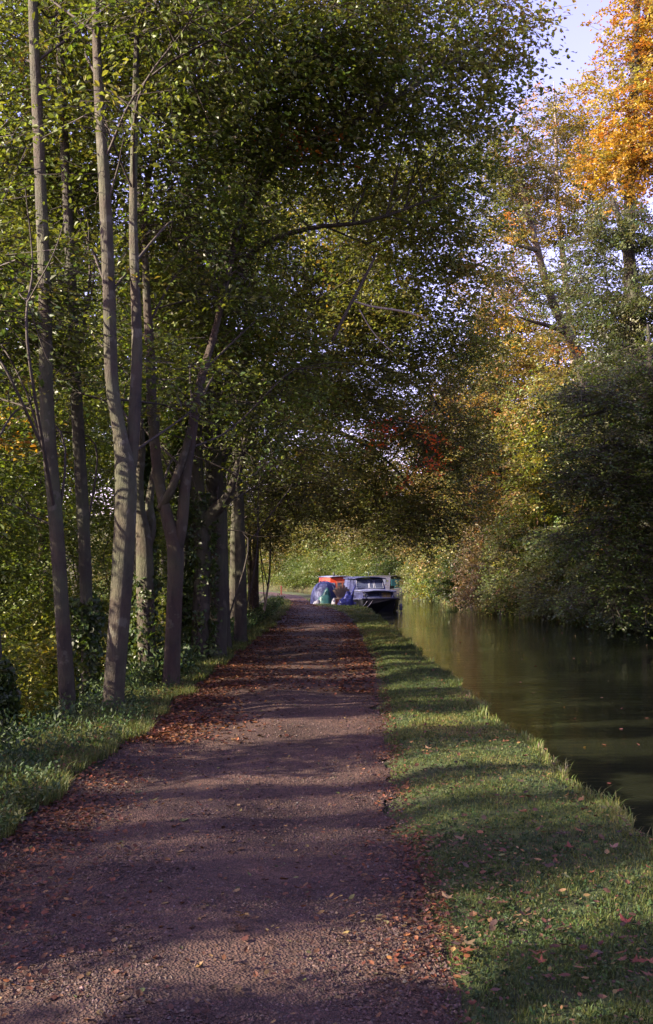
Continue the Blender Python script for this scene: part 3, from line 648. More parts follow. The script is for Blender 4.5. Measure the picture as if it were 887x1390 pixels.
# beyond the bend
FB=[proto('distant_tree','x',10,4.2,[(3,(.10,.105,.04)),(3,(.14,.135,.05)),(2,(.19,.155,.06))],131,.26,2.6,ROUGHB,.18,.05),
    proto('distant_tree','x',9,4.,[(3,(.11,.13,.05)),(3,(.15,.16,.05)),(2,(.2,.17,.07))],132,.26,2.6,ROUGHB,.16,.05)]
fb=[(-34,112),(-27,118),(-20,122),(-13,126),(-6,122),(0,118),(5,112),(9,106),(-10,134),(-18,138),(-30,130),(0,132),(-40,122),(8,122),(-24,106),(14,114),(-12,100.5),(-46,112),(4,140),(-8,150),(-22,155),(14,134)]
cnt=[0,0]
for i,(x,y) in enumerate(fb):
    if XL(y)-1.5<x<XF(y)+1.5: x=XF(y)+3.5
    k=i%2; o=FB[k] if cnt[k]==0 else copy_tree(FB[k]); cnt[k]+=1
    put(o,x,y,i*2.1,.75+.3*((i*5)%7)/6); o['group']='distant trees beyond the bend'
    o['label']='distant pale green tree beyond the bend of the towpath'
HB=[proto('hedge_bush','x',2.6,2.4,[(3,(.075,.11,.03)),(3,(.10,.135,.035)),(2,(.15,.15,.05))],141,.15,2.8,ROUGHB,.06,.02,nbl=3,cat='bush')]
hb=[(-9.5,82),(-9.8,86),(-12,89),(-14.5,92),(-17,95),(-20,97),(-8.6,78),(-7.2,74),(-11,93),(-4,95),(-1.5,93),(1,96),(-6,100),(-9,104),(-13,104),(3,100),(6,97),(-16,108),(-2,104),(-24,100),(-11.5,84),(-14,86),(-17,90),(8.6,95),(5,104)]
HLAB=['rounded hedge bush beside the bend, left of the tent']
for i,(x,y) in enumerate(hb):
    if XL(y)-1.2<x<XR(y)+.6: x=XL(y)-2.6
    elif XB(y)-.5<x<XF(y)+.5: x=XF(y)+2
    o=HB[0] if i==0 else copy_tree(HB[0]); put(o,x,y,i*1.3,.8+.1*(i%4)); o['group']='hedge bushes at the bend'
    o['label']='rounded green hedge bush where the towpath bends away'
for i in range(34):
    y=99+ (i%17)*2.9; row=i//17; x=float(XF(y))+1.3+row*4.2+.6*math.sin(i*3.1)
    o=copy_tree(HB[0]); put(o,x,y,i*.9,1.0+.3*((i*5)%4)/3+row*.45); o['group']='hedge bushes at the bend'
    o['label']='rounded green hedge bush where the towpath bends away'
for i in range(12):
    y=118+(i%6)*7; x=float(XF(y))+9+(i//6)*9; k=i%2; o=copy_tree(FB[k]); put(o,x,y,i*2.3,.9+.1*(i%3)); o['group']='distant trees beyond the bend'; o['label']='distant pale green tree beyond the bend of the towpath'
s=stem_pts([(525,800,.26),(524.5,785,.25),(525,768,.24)],98)
tree('broken_tree_trunk','short black broken tree trunk rising behind the cruiser roof','tree trunk',bz(525,800,98),[s],[],G_DARK,.1,simple('black_bark',(.018,.02,.018),.9,.3),150,per=0)


# ------------------------------------------------------------------ ground litter, grass, stones
def yrand(n, a, b, p, rng):
    """distances a..b with density falling as 1/Y^p"""
    u=rng.random(n)
    return (a**(1-p)+u*(b**(1-p)-a**(1-p)))**(1/(1-p))
rng=np.random.default_rng(77)
def flat_leaves(mb, X, Y, Z, size, col, rng, curl=.25):
    n=len(X); a=rng.random(n)*6.283
    nr=norm(np.stack([rng.normal(size=n)*.3,rng.normal(size=n)*.3,np.ones(n)],-1))
    d=norm(np.cross(nr,np.stack([np.cos(a),np.sin(a),np.zeros(n)],-1))); w=np.cross(nr,d)
    s=size[:,None]; d=d*s; w=w*s*(.26+.16*rng.random((n,1))); c=nr*s*curl*(rng.random((n,1))*1.4-.2)
    p=np.stack([X,Y,Z],-1)-d*.5
    v=np.stack([p+c*.4,p+.28*d+w*.85+c*.5,p+.64*d+w*.85+c*.7,p+d+c,p+.64*d-w*.85+c*.7,p+.28*d-w*.85+c*.5,p+.3*d,p+.64*d],1)
    b=np.arange(n)[:,None]*8
    f=np.concatenate([b+np.array([[0,1,6,5]]),b+np.array([[1,2,7,6]]),b+np.array([[6,7,4,5]])]); g=b+np.array([[2,3,7]]); h=b+np.array([[3,4,7]])
    k=len(v.reshape(-1,3)); base=mb.n
    cc=np.repeat(col,8,axis=0)
    mb.add(v.reshape(-1,3),f,0,cc); 
    mb.f.append((g+base,0,False)); mb.f.append((h+base,0,False))
def maple_leaves(mb, X, Y, Z, size, col, rng):
    ang=np.array([-90,-60,-25,5,32,58,90,122,148,175,205,240])*np.pi/180; rad=np.array([.15,.5,.32,.9,.42,.75,.38,.0,0,0,0,0])
    ang=np.array([-90,-50,-15,15,40,65,90,115,140,165,195,230])*math.pi/180
    rad=np.array([.12,.55,.3,.85,.4,.62,1.,.62,.4,.85,.3,.55])
    for i in range(len(X)):
        r=rng.random()*6.283; s=size[i]*.55
        q=np.stack([np.cos(ang+r)*rad*s,np.sin(ang+r)*rad*s,rad**2*s*(.1+.5*rng.random(12))],-1)
        q=np.vstack([[0,0,.0],q])+np.array([X[i],Y[i],Z[i]+.006])
        f=np.array([[0,k+1,(k+1)%12+1] for k in range(12)])
        mb.add(q,f,0,np.repeat(col[i:i+1],13,axis=0))
LITTER=[(4,(.105,.036,.017)),(5,(.07,.026,.014)),(1.2,(.15,.062,.022)),(4,(.045,.026,.017)),(.6,(.19,.11,.04))]
LITP=[(3,(.105,.05,.024)),(3,(.065,.03,.017)),(1.2,(.15,.095,.04)),(.6,(.08,.085,.03)),(4,(.05,.03,.02))]
mb=MB()
def litter(n,xf_,a,b,p,smin,smax,pal=LITTER,lift=.012):
    Y=yrand(n,a,b,p,rng); X=xf_(Y,n)
    k=(nz(np.stack([X*1.2,Y*.9,X*0],-1),.5,9,3)*.9+.15)>rng.normal(size=n)*.55-.1
    X,Y=X[k],Y[k]; n=len(X)
    Z=ground(X,Y)+lift; onp=(X>XL(Y))&(X<XR(Y)); Z=np.where(onp,und(X,Y)+.02,Z+.02)
    flat_leaves(mb,X,Y,Z,smin+(smax-smin)*rng.random(n),pick(pal,n,rng.random(n),rng,.25),rng)
litter(10500,lambda Y,n: XL(Y)+.12+np.abs(rng.normal(size=n))*.33,3.2,20,1.3,.014,.042)
litter(15000,lambda Y,n: XL(Y)+.05+np.abs(rng.normal(size=n))*.55,9,60,1.2,.03,.07)
litter(5500,lambda Y,n: XL(Y)+.1-np.abs(rng.normal(size=n))*.35,3.2,40,1.4,.02,.055,lift=.05)
litter(6500,lambda Y,n: XR(Y)+.08-np.abs(rng.normal(size=n))*.16,3.2,50,1.2,.012,.036)
litter(8000,lambda Y,n: XR(Y)-.1-np.abs(rng.normal(size=n))*.33,13,50,1.2,.03,.065)
litter(3800,lambda Y,n: XL(Y)+(XR(Y)-XL(Y))*rng.random(n),3.2,30,1.5,.012,.042,LITP)
litter(9000,lambda Y,n: XL(Y)+(XR(Y)-XL(Y))*rng.random(n),13,60,1.1,.03,.07)
litter(9000,lambda Y,n: XR(Y)+(XB(Y)-XR(Y))*rng.random(n)**1.5,3.2,40,1.5,.008,.024,LITP,.024)
litter(900,lambda Y,n: XR(Y)+(XB(Y)-XR(Y))*rng.random(n),3.4,40,1.3,.03,.05,LITP,.03)
n=60; Y=yrand(n,3.6,14,1.6,rng); X=XR(Y)+(XB(Y)-XR(Y)-.1)*rng.random(n)
maple_leaves(mb,X,Y,ground(X,Y)+.045,.055+.05*rng.random(n),pick([(3,(.14,.06,.028)),(2,(.10,.03,.017)),(2,(.14,.09,.05)),(2,(.085,.052,.035))],n,rng.random(n),rng),rng)
n=40; Y=yrand(n,3.6,16,1.6,rng); X=XL(Y)+(XR(Y)-XL(Y))*rng.random(n)**1.6
maple_leaves(mb,X,Y,und(X,Y)+.012,.05+.05*rng.random(n),pick(LITP,n,rng.random(n),rng),rng)
tag(mb.build('fallen_leaves',DRY,color=True),kind='stuff')

mb=MB()
n=150; Y=yrand(n,8,40,1.2,rng); X=XB(Y)+.4+(XF(Y)-XB(Y)-1)*rng.random(n)
flat_leaves(mb,X,Y,np.full(n,WL+.006),.035+.03*rng.random(n),pick([(2,(.3,.2,.09)),(2,(.3,.12,.06)),(1,(.3,.28,.12))],n,rng.random(n),rng),rng,.1)
tag(mb.build('floating_leaves',DRY,color=True),kind='stuff')

# gravel stones
mb=MB(); n=46000; Y=yrand(n,3.1,13,2.1,rng); X=XL(Y)+.05+(XR(Y)-XL(Y)-.05)*rng.random(n)
s=(.0022+.0052*rng.random(n)**2.2)*(1+.06*Y); Z=und(X,Y)+.006+.012*np.cos(((X-XL(Y))/(XR(Y)-XL(Y))-.5)*12)
o=np.array([[1,0,0],[0,1,0],[-1,0,0],[0,-1,0],[0,0,.8],[0,0,-.5]])
a=rng.random(n)*6.283; ca,sa=np.cos(a),np.sin(a); sx=1+.6*rng.random(n)
v=np.zeros((n,6,3))
ox=o[None,:,0]*sx[:,None]; oy=o[None,:,1]*.9
v[...,0]=X[:,None]+(ox*ca[:,None]-oy*sa[:,None])*s[:,None]; v[...,1]=Y[:,None]+(ox*sa[:,None]+oy*ca[:,None])*s[:,None]; v[...,2]=Z[:,None]+o[None,:,2]*s[:,None]
v+=rng.normal(size=v.shape)*s[:,None,None]*.18
q=np.arange(n)[:,None]*6
f=np.concatenate([q+np.array([t]) for t in [[0,1,4],[1,2,4],[2,3,4],[3,0,4],[1,0,5],[2,1,5],[3,2,5],[0,3,5]]])
mb.add(v.reshape(-1,3),f,0,np.repeat(pick([(4,(.036,.021,.016)),(3,(.058,.035,.028)),(2,(.085,.056,.046)),(.5,(.15,.11,.095))],n,rng.random(n),rng),6,axis=0))
tag(mb.build('gravel',STONE,color=True),kind='stuff')

def blades(mb, X, Y, Z, h, w, col, rng, bend=.5):
    n=len(X); a=rng.random(n)*6.283; dx,dy=np.cos(a),np.sin(a)
    b=np.stack([X,Y,Z],-1); side=np.stack([-dy,dx,np.zeros(n)],-1)*w[:,None]*.5
    ln=np.stack([dx,dy,np.zeros(n)],-1)*(h*bend*rng.random(n))[:,None]; up=np.array([0,0,1.])*h[:,None]
    v=np.stack([b-side,b+side,b+ln*.35+up*.55+side*.8,b+ln*.35+up*.55-side*.8,b+ln+up*(.95-.35*rng.random((n,1)))],1).reshape(-1,3)
    q=np.arange(n)[:,None]*5; base=mb.n
    mb.add(v,q+np.array([[0,1,2,3]]),0,np.repeat(col,5,axis=0)); mb.f.append((q+np.array([[3,2,4]])+base,0,False))
GRS=[(3,(.038,.056,.019)),(3,(.07,.098,.027)),(2.4,(.12,.14,.038)),(1.5,(.18,.165,.06)),(1.,(.11,.075,.04))]
mb=MB()
for (n,a,b_,p,h,w) in [(105000,3.0,9.5,1.7,.023,.0034),(70000,9,22,1.5,.03,.0065),(42000,20,62,1.3,.05,.014)]:
    Y=yrand(n,a,b_,p,rng); t=rng.random(n); X=XR(Y)-.06+(XB(Y)+jb(Y)-XR(Y)+.08)*t
    edge=nz(np.stack([X*2,Y*1.5,0*X],-1),.6,31,3)
    k=(t>.10+.16*edge)|(rng.random(n)<.2); k&=(nz(np.stack([X*3,Y*2,0*X],-1),.8,33,3)>-.35+.35*rng.normal(size=n))
    X,Y,t=X[k],Y[k],t[k]; n=len(X)
    tall=1+1.6*np.clip((t-.85)/.15,0,1)+.6*np.maximum(0,nz(np.stack([X,Y,0*X],-1),.7,35,2))
    patch=np.clip(.5+.5*nz(np.stack([X,Y,0*X],-1),.5,36,3),0,1)
    blades(mb,X,Y,ground(X,Y)-.004,h*(.5+rng.random(n))*tall,w*(.7+.6*rng.random(n)),pick(GRS,n,patch,rng),rng,.9)
# long tufts hanging at the water's edge
n=5200; Y=yrand(n,3.2,60,1.25,rng); k=nz(np.stack([Y,0*Y,0*Y],-1),.35,41,2)>-.9; Y=Y[k]; n=len(Y); X=XB(Y)+jb(Y)-.07+.09*rng.random(n)
blades(mb,X,Y,np.full(n,.03),.03+.09*rng.random(n)**2.5,.004+.0004*Y,pick([(3,(.09,.13,.03)),(2,(.15,.16,.05)),(1,(.25,.22,.12))],n,rng.random(n),rng),rng,1.3)
# left verge grass
for (n,a,b_,p,h,w) in [(70000,3.2,16,1.5,.11,.0045),(26000,14,60,1.3,.13,.012)]:
    Y=yrand(n,a,b_,p,rng); X=XL(Y)+.10+.16*nz(np.stack([Y,0*Y,0*Y],-1),.5,61,3)-np.abs(rng.normal(size=n))*.5
    blades(mb,X,Y,ground(X,Y)-.01,h*(.5+rng.random(n)),w*(.7+.6*rng.random(n)),pick(GRS,n,rng.random(n),rng),rng,.9)
tag(mb.build('grass',GRASS,color=True),kind='stuff')
# moss cushions along the stone edge of the bank
def cov(mb,n,a,b_,p,fx,size,L,K,pal,up=.9,h=0,m=0):
    Y=yrand(n,a,b_,p,rng); X=fx(Y,n); X=np.asarray(X); Z=ground(X,Y)+h
    ax=norm(np.stack([rng.normal(size=n)*.45,rng.normal(size=n)*.45,np.full(n,up)],-1)); nr=rng.normal(size=(n,3)); nr=norm(nr-ax*np.sum(nr*ax,1,keepdims=True))
    Lf=L
    leaves(mb,np.stack([X,Y,Z],-1),ax,nr,K,Lf,size,pick(pal,n,np.clip(.5+.5*nz(np.stack([X,Y,Z],-1),.4,51,2),0,1),rng),rng,True,jit=.6,ratio=.55,droop=.1)
NET=[(4,(.03,.055,.02)),(3,(.045,.075,.025)),(2,(.065,.095,.03)),(1,(.10,.10,.04))]
mb=MB()
cov(mb,1500,3.3,16,1.5,lambda Y,n: XL(Y)-.05+.22*nz(np.stack([Y,0*Y,0*Y],-1),.45,62,3)-np.abs(rng.normal(size=n))*.6,.038,.2,9,NET)
cov(mb,1500,5,16,1.3,lambda Y,n: XL(Y)-.75-np.abs(rng.normal(size=n))*.7,.05,.42,10,NET)
cov(mb,5200,3.1,16,1.5,lambda Y,n: XR(Y)+.05+(XB(Y)-XR(Y)-.1)*rng.random(n),.017,.045,6,NET,up=.25)
cov(mb,3200,14,55,1.2,lambda Y,n: XL(Y)-.35-np.abs(rng.normal(size=n))*.8,.09,.4,9,NET)
cov(mb,5200,7,70,1.1,lambda Y,n: XL(Y)-1.6-rng.random(n)**1.3*9,.12,.55,9,G_MID+G_LIGHT)
tag(mb.build('undergrowth',GRASS,color=True),kind='stuff')
mb=MB()
cov(mb,9000,22,100,1.1,lambda Y,n: XF(Y)-.05+rng.random(n)**1.5*1.6,.12,.5,9,SAGE+G_DARK,up=.3,h=-.1)
tag(mb.build('bank_ground_cover',GRASS,color=True),kind='stuff')

# ------------------------------------------------------------------ tent, tarpaulins, boats
def crumple(cx,cy,z0,rx,ry,h,seed,n=26,amp=.12,f=1.6):
    u,v=np.meshgrid(np.linspace(0,1,n//2),np.linspace(0,2*np.pi,n),indexing='ij')
    x=cx+rx*u*np.cos(v); y=cy+ry*u*np.sin(v); z=z0+h*(1-u**2.2)
    p=np.stack([x,y,z],-1); q=nz(p.reshape(-1,3),f,seed,3).reshape(u.shape)
    q[:,-1]=q[:,0]
    p[...,2]+=q*amp*(1-u**4)*1.2; p[...,0]+=q*amp*u*.6; p[...,1]+=q[::-1]*amp*u*.4
    p[...,2]=np.maximum(p[...,2],z0+.0); return p
BLUE=simple('blue_nylon',(.03,.042,.13),.6,.12,3,bump=.3); TEAL=simple('teal_tarpaulin',(.01,.07,.07),.45,.25,5,bump=.5)
TARP=simple('blue_tarpaulin',(.012,.017,.14),.4,.25,5,bump=.5); WHITEP=simple('white_paint',(.15,.165,.24),.45,.08,4)
SACK=simple('pale_plastic_sheet',(.17,.17,.2),.4,.2,7,bump=.6)
BROWN=simple('weathered_wood',(.16,.115,.085),.8,.3,9); DARK=simple('dark_rubber',(.02,.02,.022),.6,.2)
ROPE=simple('pale_rope',(.42,.38,.32),.8,.15,20); HULL=simple('black_hull_paint',(.012,.013,.018),.35,.2,3)
GREYP=simple('blue_grey_paint',(.045,.055,.16),.4,.12,3); LGREY=simple('light_grey_paint',(.075,.08,.125),.4,.1,3)
CANV=simple('slate_blue_canvas',(.045,.055,.13),.8,.15,4,bump=.4); ORANGE=simple('orange_red_paint',(.5,.05,.014),.4,.1,3)
OCHRE=simple('painted_window_reflection',(.35,.24,.09),.6,.2,5); TEALP=simple('teal_paint',(.03,.16,.17),.5,.15,3); CREAM=simple('cream_paint',(.42,.36,.22),.5,.15,3)  # ochre is the gold reflection painted on a cruiser window
GLASS,nt,b,N,L=mat('window_glass'); b.inputs['Base Color'].default_value=(.05,.06,.09,1); b.inputs['Roughness'].default_value=.08; b.inputs['Specular IOR Level'].default_value=.8
RUST=simple('rust_red_paint',(.14,.035,.02),.6,.3,9)

# dome tent
tx,ty=-.08,52.2; tz=float(ground(tx,ty)); T=empty('dome_tent',(tx,ty,tz),'blue dome tent pitched on the grass beside the towpath','tent')
u,v=np.meshgrid(np.linspace(0,np.pi/2,13),np.linspace(0,2*np.pi,37),indexing='ij')
seg=np.abs(np.sin(v*2)); rr=.80*(np.sin(u)**.8)*(1-.07*seg*np.sin(u)); zz=1.2*np.cos(u)**.85
Vt=np.stack([rr*np.cos(v),rr*np.sin(v)*1.05,zz+.01],-1); Vt[0,:,:2]=0
mb=MB(); mb.grid(Vt); mb.build('fly_sheet',BLUE,T)
for k in range(2):
    a=np.pi/4+k*np.pi/2; uu=np.linspace(-np.pi/2,np.pi/2,21); r1=.82*np.sign(np.sin(uu))*np.abs(np.sin(uu))**.8
    pts=np.stack([r1*np.cos(a),r1*np.sin(a)*1.05,1.225*np.cos(uu)**.85+.01],-1)
    mb=MB(); mb.tube(pts,.014,6); mb.build('tent_pole',CANV,T)
mb=MB(); uu=np.linspace(.12,1,9); 
Vd=np.array([[[ (t-.5)*.62*s_*.9, -(.86*(np.sin(s_*np.pi/2))**.8)-.03, 1.2*np.cos(s_*np.pi/2)**.85*1.0+.01] for t in np.linspace(0,1,5)] for s_ in np.linspace(.25,.99,9)])
mb.grid(Vd); mb.build('door_flap',CANV,T)
def heap(name,lab,cat,x,y,rx,ry,h,mt,seed,amp=.12,group=None):
    z=float(ground(x,y))+.01; o=empty(name,(x,y,z),lab,cat,group)
    mb=MB(); p=crumple(x,y,z,rx,ry,h,seed,amp=amp); mb.grid(p); mb.build('sheet',mt,o,(x,y,z)); return o
heap('tarpaulin','teal green tarpaulin heaped against the front of the blue tent','tarpaulin',-.02,50.7,.55,.4,.62,TEAL,3,.22)
heap('plastic_sheet','crumpled pale plastic sheet lying low left of the teal tarpaulin','plastic sheet',-.5,50.6,.24,.2,.2,SACK,5,.12)
heap('plastic_sheet','small pale plastic sheet right of the teal tarpaulin','plastic sheet',.42,50.2,.2,.2,.3,SACK,6,.12)
heap('tarpaulin','deep blue tarpaulin crumpled on the bank in front of the cruiser','tarpaulin',1.0,48.4,.5,.4,.5,TARP,8,.2)
z=float(ground(1.3,49.3)); o=empty('tarpaulin',(1.3,49.3,z),'deep blue tarpaulin stretched up from the bank to the side of the cruiser','tarpaulin')
mb=MB(); A=np.array([[[1.05+.42*t+.05*math.sin(q*7), 49.2+.5*q+.06*math.sin(t*9), z+.03+ (1.0*t**1.2)+.05*math.sin(q*9+t*5)] for q in np.linspace(0,1,9)] for t in np.linspace(0,1,12)])
mb.grid(A); mb.grid(A+np.array([0,.012,-.008]),flip=True); mb.build('sheet',TARP,o,(1.3,49.3,z))
# fan of old boards
x,y=.82,51.1; z=float(ground(x,y)); o=empty('board_stack',(x,y,z),'stack of old grey-brown boards leaning together between tent and cruiser','boards')
for k in range(7):
    a=-.55+k*.17; ln=1.02-.06*abs(k-3); mb=MB(); c=np.array([.0+math.sin(a)*ln*.5,.04*k,math.cos(a)*ln*.5+.02])
    R=np.array(Matrix.Rotation(a,3,'Y')); v=np.array([[sx*.065,sy*.014,sz*ln*.5] for sx in(-1,1) for sy in(-1,1) for sz in(-1,1)])@R.T+c
    mb.add(v,[[0,1,3,2],[4,6,7,5],[0,4,5,1],[2,3,7,6],[0,2,6,4],[1,5,7,3]]); mb.build('board',BROWN,o)
# crates beside
x,y=.62,49.6; z=float(ground(x,y)); o=empty('storage_box',(x,y,z),'small rust-brown box on the grass just left of the blue tarpaulin','box')
mb=MB(); mb.box((0,0,.16),(.34,.3,.3)); mb.build('body',RUST,o); mb=MB(); mb.box((0,0,.335),(.38,.34,.05)); mb.build('lid',BROWN,o)

def hull(mb, L_, hb, top, bot, bowlen, blunt, rise, deckz=None):
    S=[]
    for t in np.concatenate([np.linspace(0,1,9)**1.5*bowlen,np.linspace(bowlen+.4,L_,8)]):
        k=min(1,t/bowlen); w=hb*(blunt+(1-blunt)*math.sin(k*math.pi/2)**.8); tz=top+rise*(1-k)**1.5
        fw=(1-k)*.35
        S.append([[-w,t-fw*0,tz],[-w*.97,t,tz*.55],[-w*.86,t+fw,bot*.2],[-w*.6,t+fw*1.5,bot],[w*.6,t+fw*1.5,bot],[w*.86,t+fw,bot*.2],[w*.97,t,tz*.55],[w,t,tz]])
    S=np.array(S); mb.grid(S,smooth=True,flip=True)
    base=mb.n; mb.add(S[0],[[0,1,2,3,4,5,6,7]]); mb.add(S[-1],[[7,6,5,4,3,2,1,0]])
    return S
def quadwin(mb,p):  # thin slab from 4 corners (outward offset)
    p=np.array(p,float); n=np.cross(p[1]-p[0],p[3]-p[0]); n/=np.linalg.norm(n); v=np.vstack([p,p+n*.018])
    mb.add(v,[[0,3,2,1],[4,5,6,7],[0,1,5,4],[1,2,6,5],[2,3,7,6],[3,0,4,7]])
def prism(mb,front,back):
    v=np.vstack([front,back]).astype(float); k=len(front)
    mb.add(v,[list(range(k))]); mb.f.append((np.array([list(range(k))[::-1]])+mb.n-2*k+k,0,False))
    for i in range(k): mb.f.append((np.array([[i,i+k,(i+1)%k+k,(i+1)%k]])+mb.n-2*k,0,False))
# cabin cruiser
Cx,Cy=2.86,49.6; C=empty('cabin_cruiser',(Cx,Cy,WL),'blue-grey cabin cruiser with a black hull moored bow-on at the grassy bank','boat'); C.rotation_euler=(0,0,.13)
mb=MB(); S=hull(mb,8,1.2,.60,-.25,1.7,.62,.10); H=mb.build('hull',HULL,C)
mb=MB(); rim=np.vstack([S[::-1,0],S[:,7]]); mb.tube(rim+np.array([0,0,.02]),.055,6); mb.build('gunwale',LGREY,C)
mb=MB(); dk=S[:,[0,7],:].copy(); dk[...,2]+=.0; dk[:,0,0]+=.03; dk[:,1,0]-=.03; mb.grid(dk,flip=True,smooth=False); mb.build('deck',LGREY,C)
mb=MB(); prism(mb,[(-.86,.75,.6),(.86,.75,.6),(.80,.95,1.06),(-.80,.95,1.06)],[(-.95,3.4,.6),(.95,3.4,.6),(.9,3.4,1.1),(-.9,3.4,1.1)]); FC=mb.build('fore_cabin',GREYP,C)
def front(x0,x1,z0,z1,off=-.02): 
    yy=lambda z:.75+(z-.6)/.46*.2+off
    return [(x0,yy(z0),z0),(x1,yy(z0),z0),(x1,yy(z1),z1),(x0,yy(z1),z1)]
for x0,x1,mt,nm in [(-.78,-.66,GLASS,'window'),(-.58,.05,GLASS,'window')]:
    mb=MB(); quadwin(mb,front(x0,x1,.72,1.0)); w=mb.build(nm,mt,C)
    mb=MB(); 
    for a_,b__ in [((x0,.72),(x1,.72)),((x1,.72),(x1,1.)),((x1,1.),(x0,1.)),((x0,1.),(x0,.72))]:
        yy=lambda z:.75+(z-.6)/.46*.2-.035
        mb.tube([(a_[0],yy(a_[1]),a_[1]),(b__[0],yy(b__[1]),b__[1])],.014,4,smooth=False)
    mb.build('window_frame',WHITEP,w)
mb=MB(); quadwin(mb,front(.16,.66,.70,.99)); hb_=mb.build('gold_reflecting_window',OCHRE,C)  # cabin window, its gold reflection painted as a solid ochre panel
mb=MB(); 
for k in range(3): mb.tube([front(.16+.2*k+.05,.3,.70,.99,-.05)[0],front(.16+.2*k+.05,.3,.70,.99,-.05)[3]],.012,4)
mb.build('bar',WHITEP,hb_)
mb=MB(); q=[]
for y_ in [.55,.62,1.2,2.2,3.5]:
    w_=.80+.08*min(1,(y_-.5)/1.5) if y_>.58 else .7
    q.append([[w_*t*1.1,y_,1.10+.07*(1-t*t)-(.03 if y_<.6 else 0)] for t in np.linspace(-1,1,9)])
q=np.array(q); mb.grid(q,flip=True); mb.grid(q-np.array([0,0,.06])); mb.tube(np.vstack([q[::-1,0],q[0],q[:,-1]])-np.array([0,0,.03]),.032,5); mb.build('cabin_roof',WHITEP,C)
mb=MB(); prism(mb,[(-.88,3.3,1.05),(.88,3.3,1.05),(.76,3.75,1.72),(-.76,3.75,1.72)],[(-.95,7.2,.6),(.95,7.2,.6),(.85,7.2,1.74),(-.85,7.2,1.74)]); mb.build('wheelhouse',CANV,C)
def ws(x0,x1,z0=1.2,z1=1.66,off=-.02):
    yy=lambda z:3.3+(z-1.05)/.67*.45+off
    return [(x0,yy(z0),z0),(x1,yy(z0),z0),(x1*.97,yy(z1),z1),(x0*.97,yy(z1),z1)]
for x0,x1 in [(-.76,-.08),(-.02,.2),(.28,.74)]:
    mb=MB(); quadwin(mb,ws(x0,x1)); w=mb.build('windscreen',GLASS,C)
    mb=MB(); p=ws(x0,x1,off=-.045); 
    for i in range(4): mb.tube([p[i],p[(i+1)%4]],.016,4,smooth=False)
    mb.build('window_frame',WHITEP,w)
mb=MB(); q=np.array([[[x*(1 if y_>3.6 else .95),y_,1.75+.09*(1-(x/.95)**2)] for x in np.linspace(-.92,.92,9)] for y_ in [3.45,3.6,5,7.3]]); mb.grid(q,flip=True); mb.grid(q-np.array([0,0,.05])); mb.tube(np.vstack([q[::-1,0],q[0],q[:,-1]])-np.array([0,0,.025]),.03,5); mb.build('canopy_roof',CANV,C)
for sgn in (-1,1):
    mb=MB(); mb.tube(catmull([(sgn*.55,.35,.62),(sgn*.75,.5,.95),(sgn*1.0,1.3,1.0),(sgn*1.12,3.2,1.0),(sgn*1.14,3.3,.62)],4),.014,5); mb.build('handrail',WHITEP,C)
for k,(fx,fy) in enumerate([(1.22,1.4),(1.24,2.6),(1.24,4.2)]):
    mb=MB(); mb.tube([(fx,fy,.55),(fx+.04,fy,.42),(fx+.08,fy,.38)],.012,4); mb.tube(catmull([(fx+.08,fy,.38),(fx+.09,fy,.33),(fx+.09,fy,.08),(fx+.09,fy,.02)],3),[.02,.06,.08,.085,.085,.085,.085,.07,.04,.02],8); mb.build('fender',WHITEP,C)
mb=MB(); mb.tube([(.0,3.9,1.8),(0,3.9,2.1)],.012,5); mb.build('mast',WHITEP,C)
# mooring ropes
for k,(ax_,bx_,lab) in enumerate([((2.15,49.75,.26),(1.62,46.2,.03),'pale mooring rope from the cruiser bow to the grass, left of the pair'),((2.4,49.65,.26),(1.78,45.0,.03),'pale mooring rope from the cruiser bow to the grass, right of the pair')]):
    a_=np.array(ax_); c_=np.array(bx_); o=empty('mooring_rope',c_,lab,'rope','mooring ropes of the cruiser'); mb=MB(); mb.tube(catmull([a_,(a_+c_)/2-np.array([0,0,.08]),c_],6),.016,5); mb.build('rope',ROPE,o,c_)

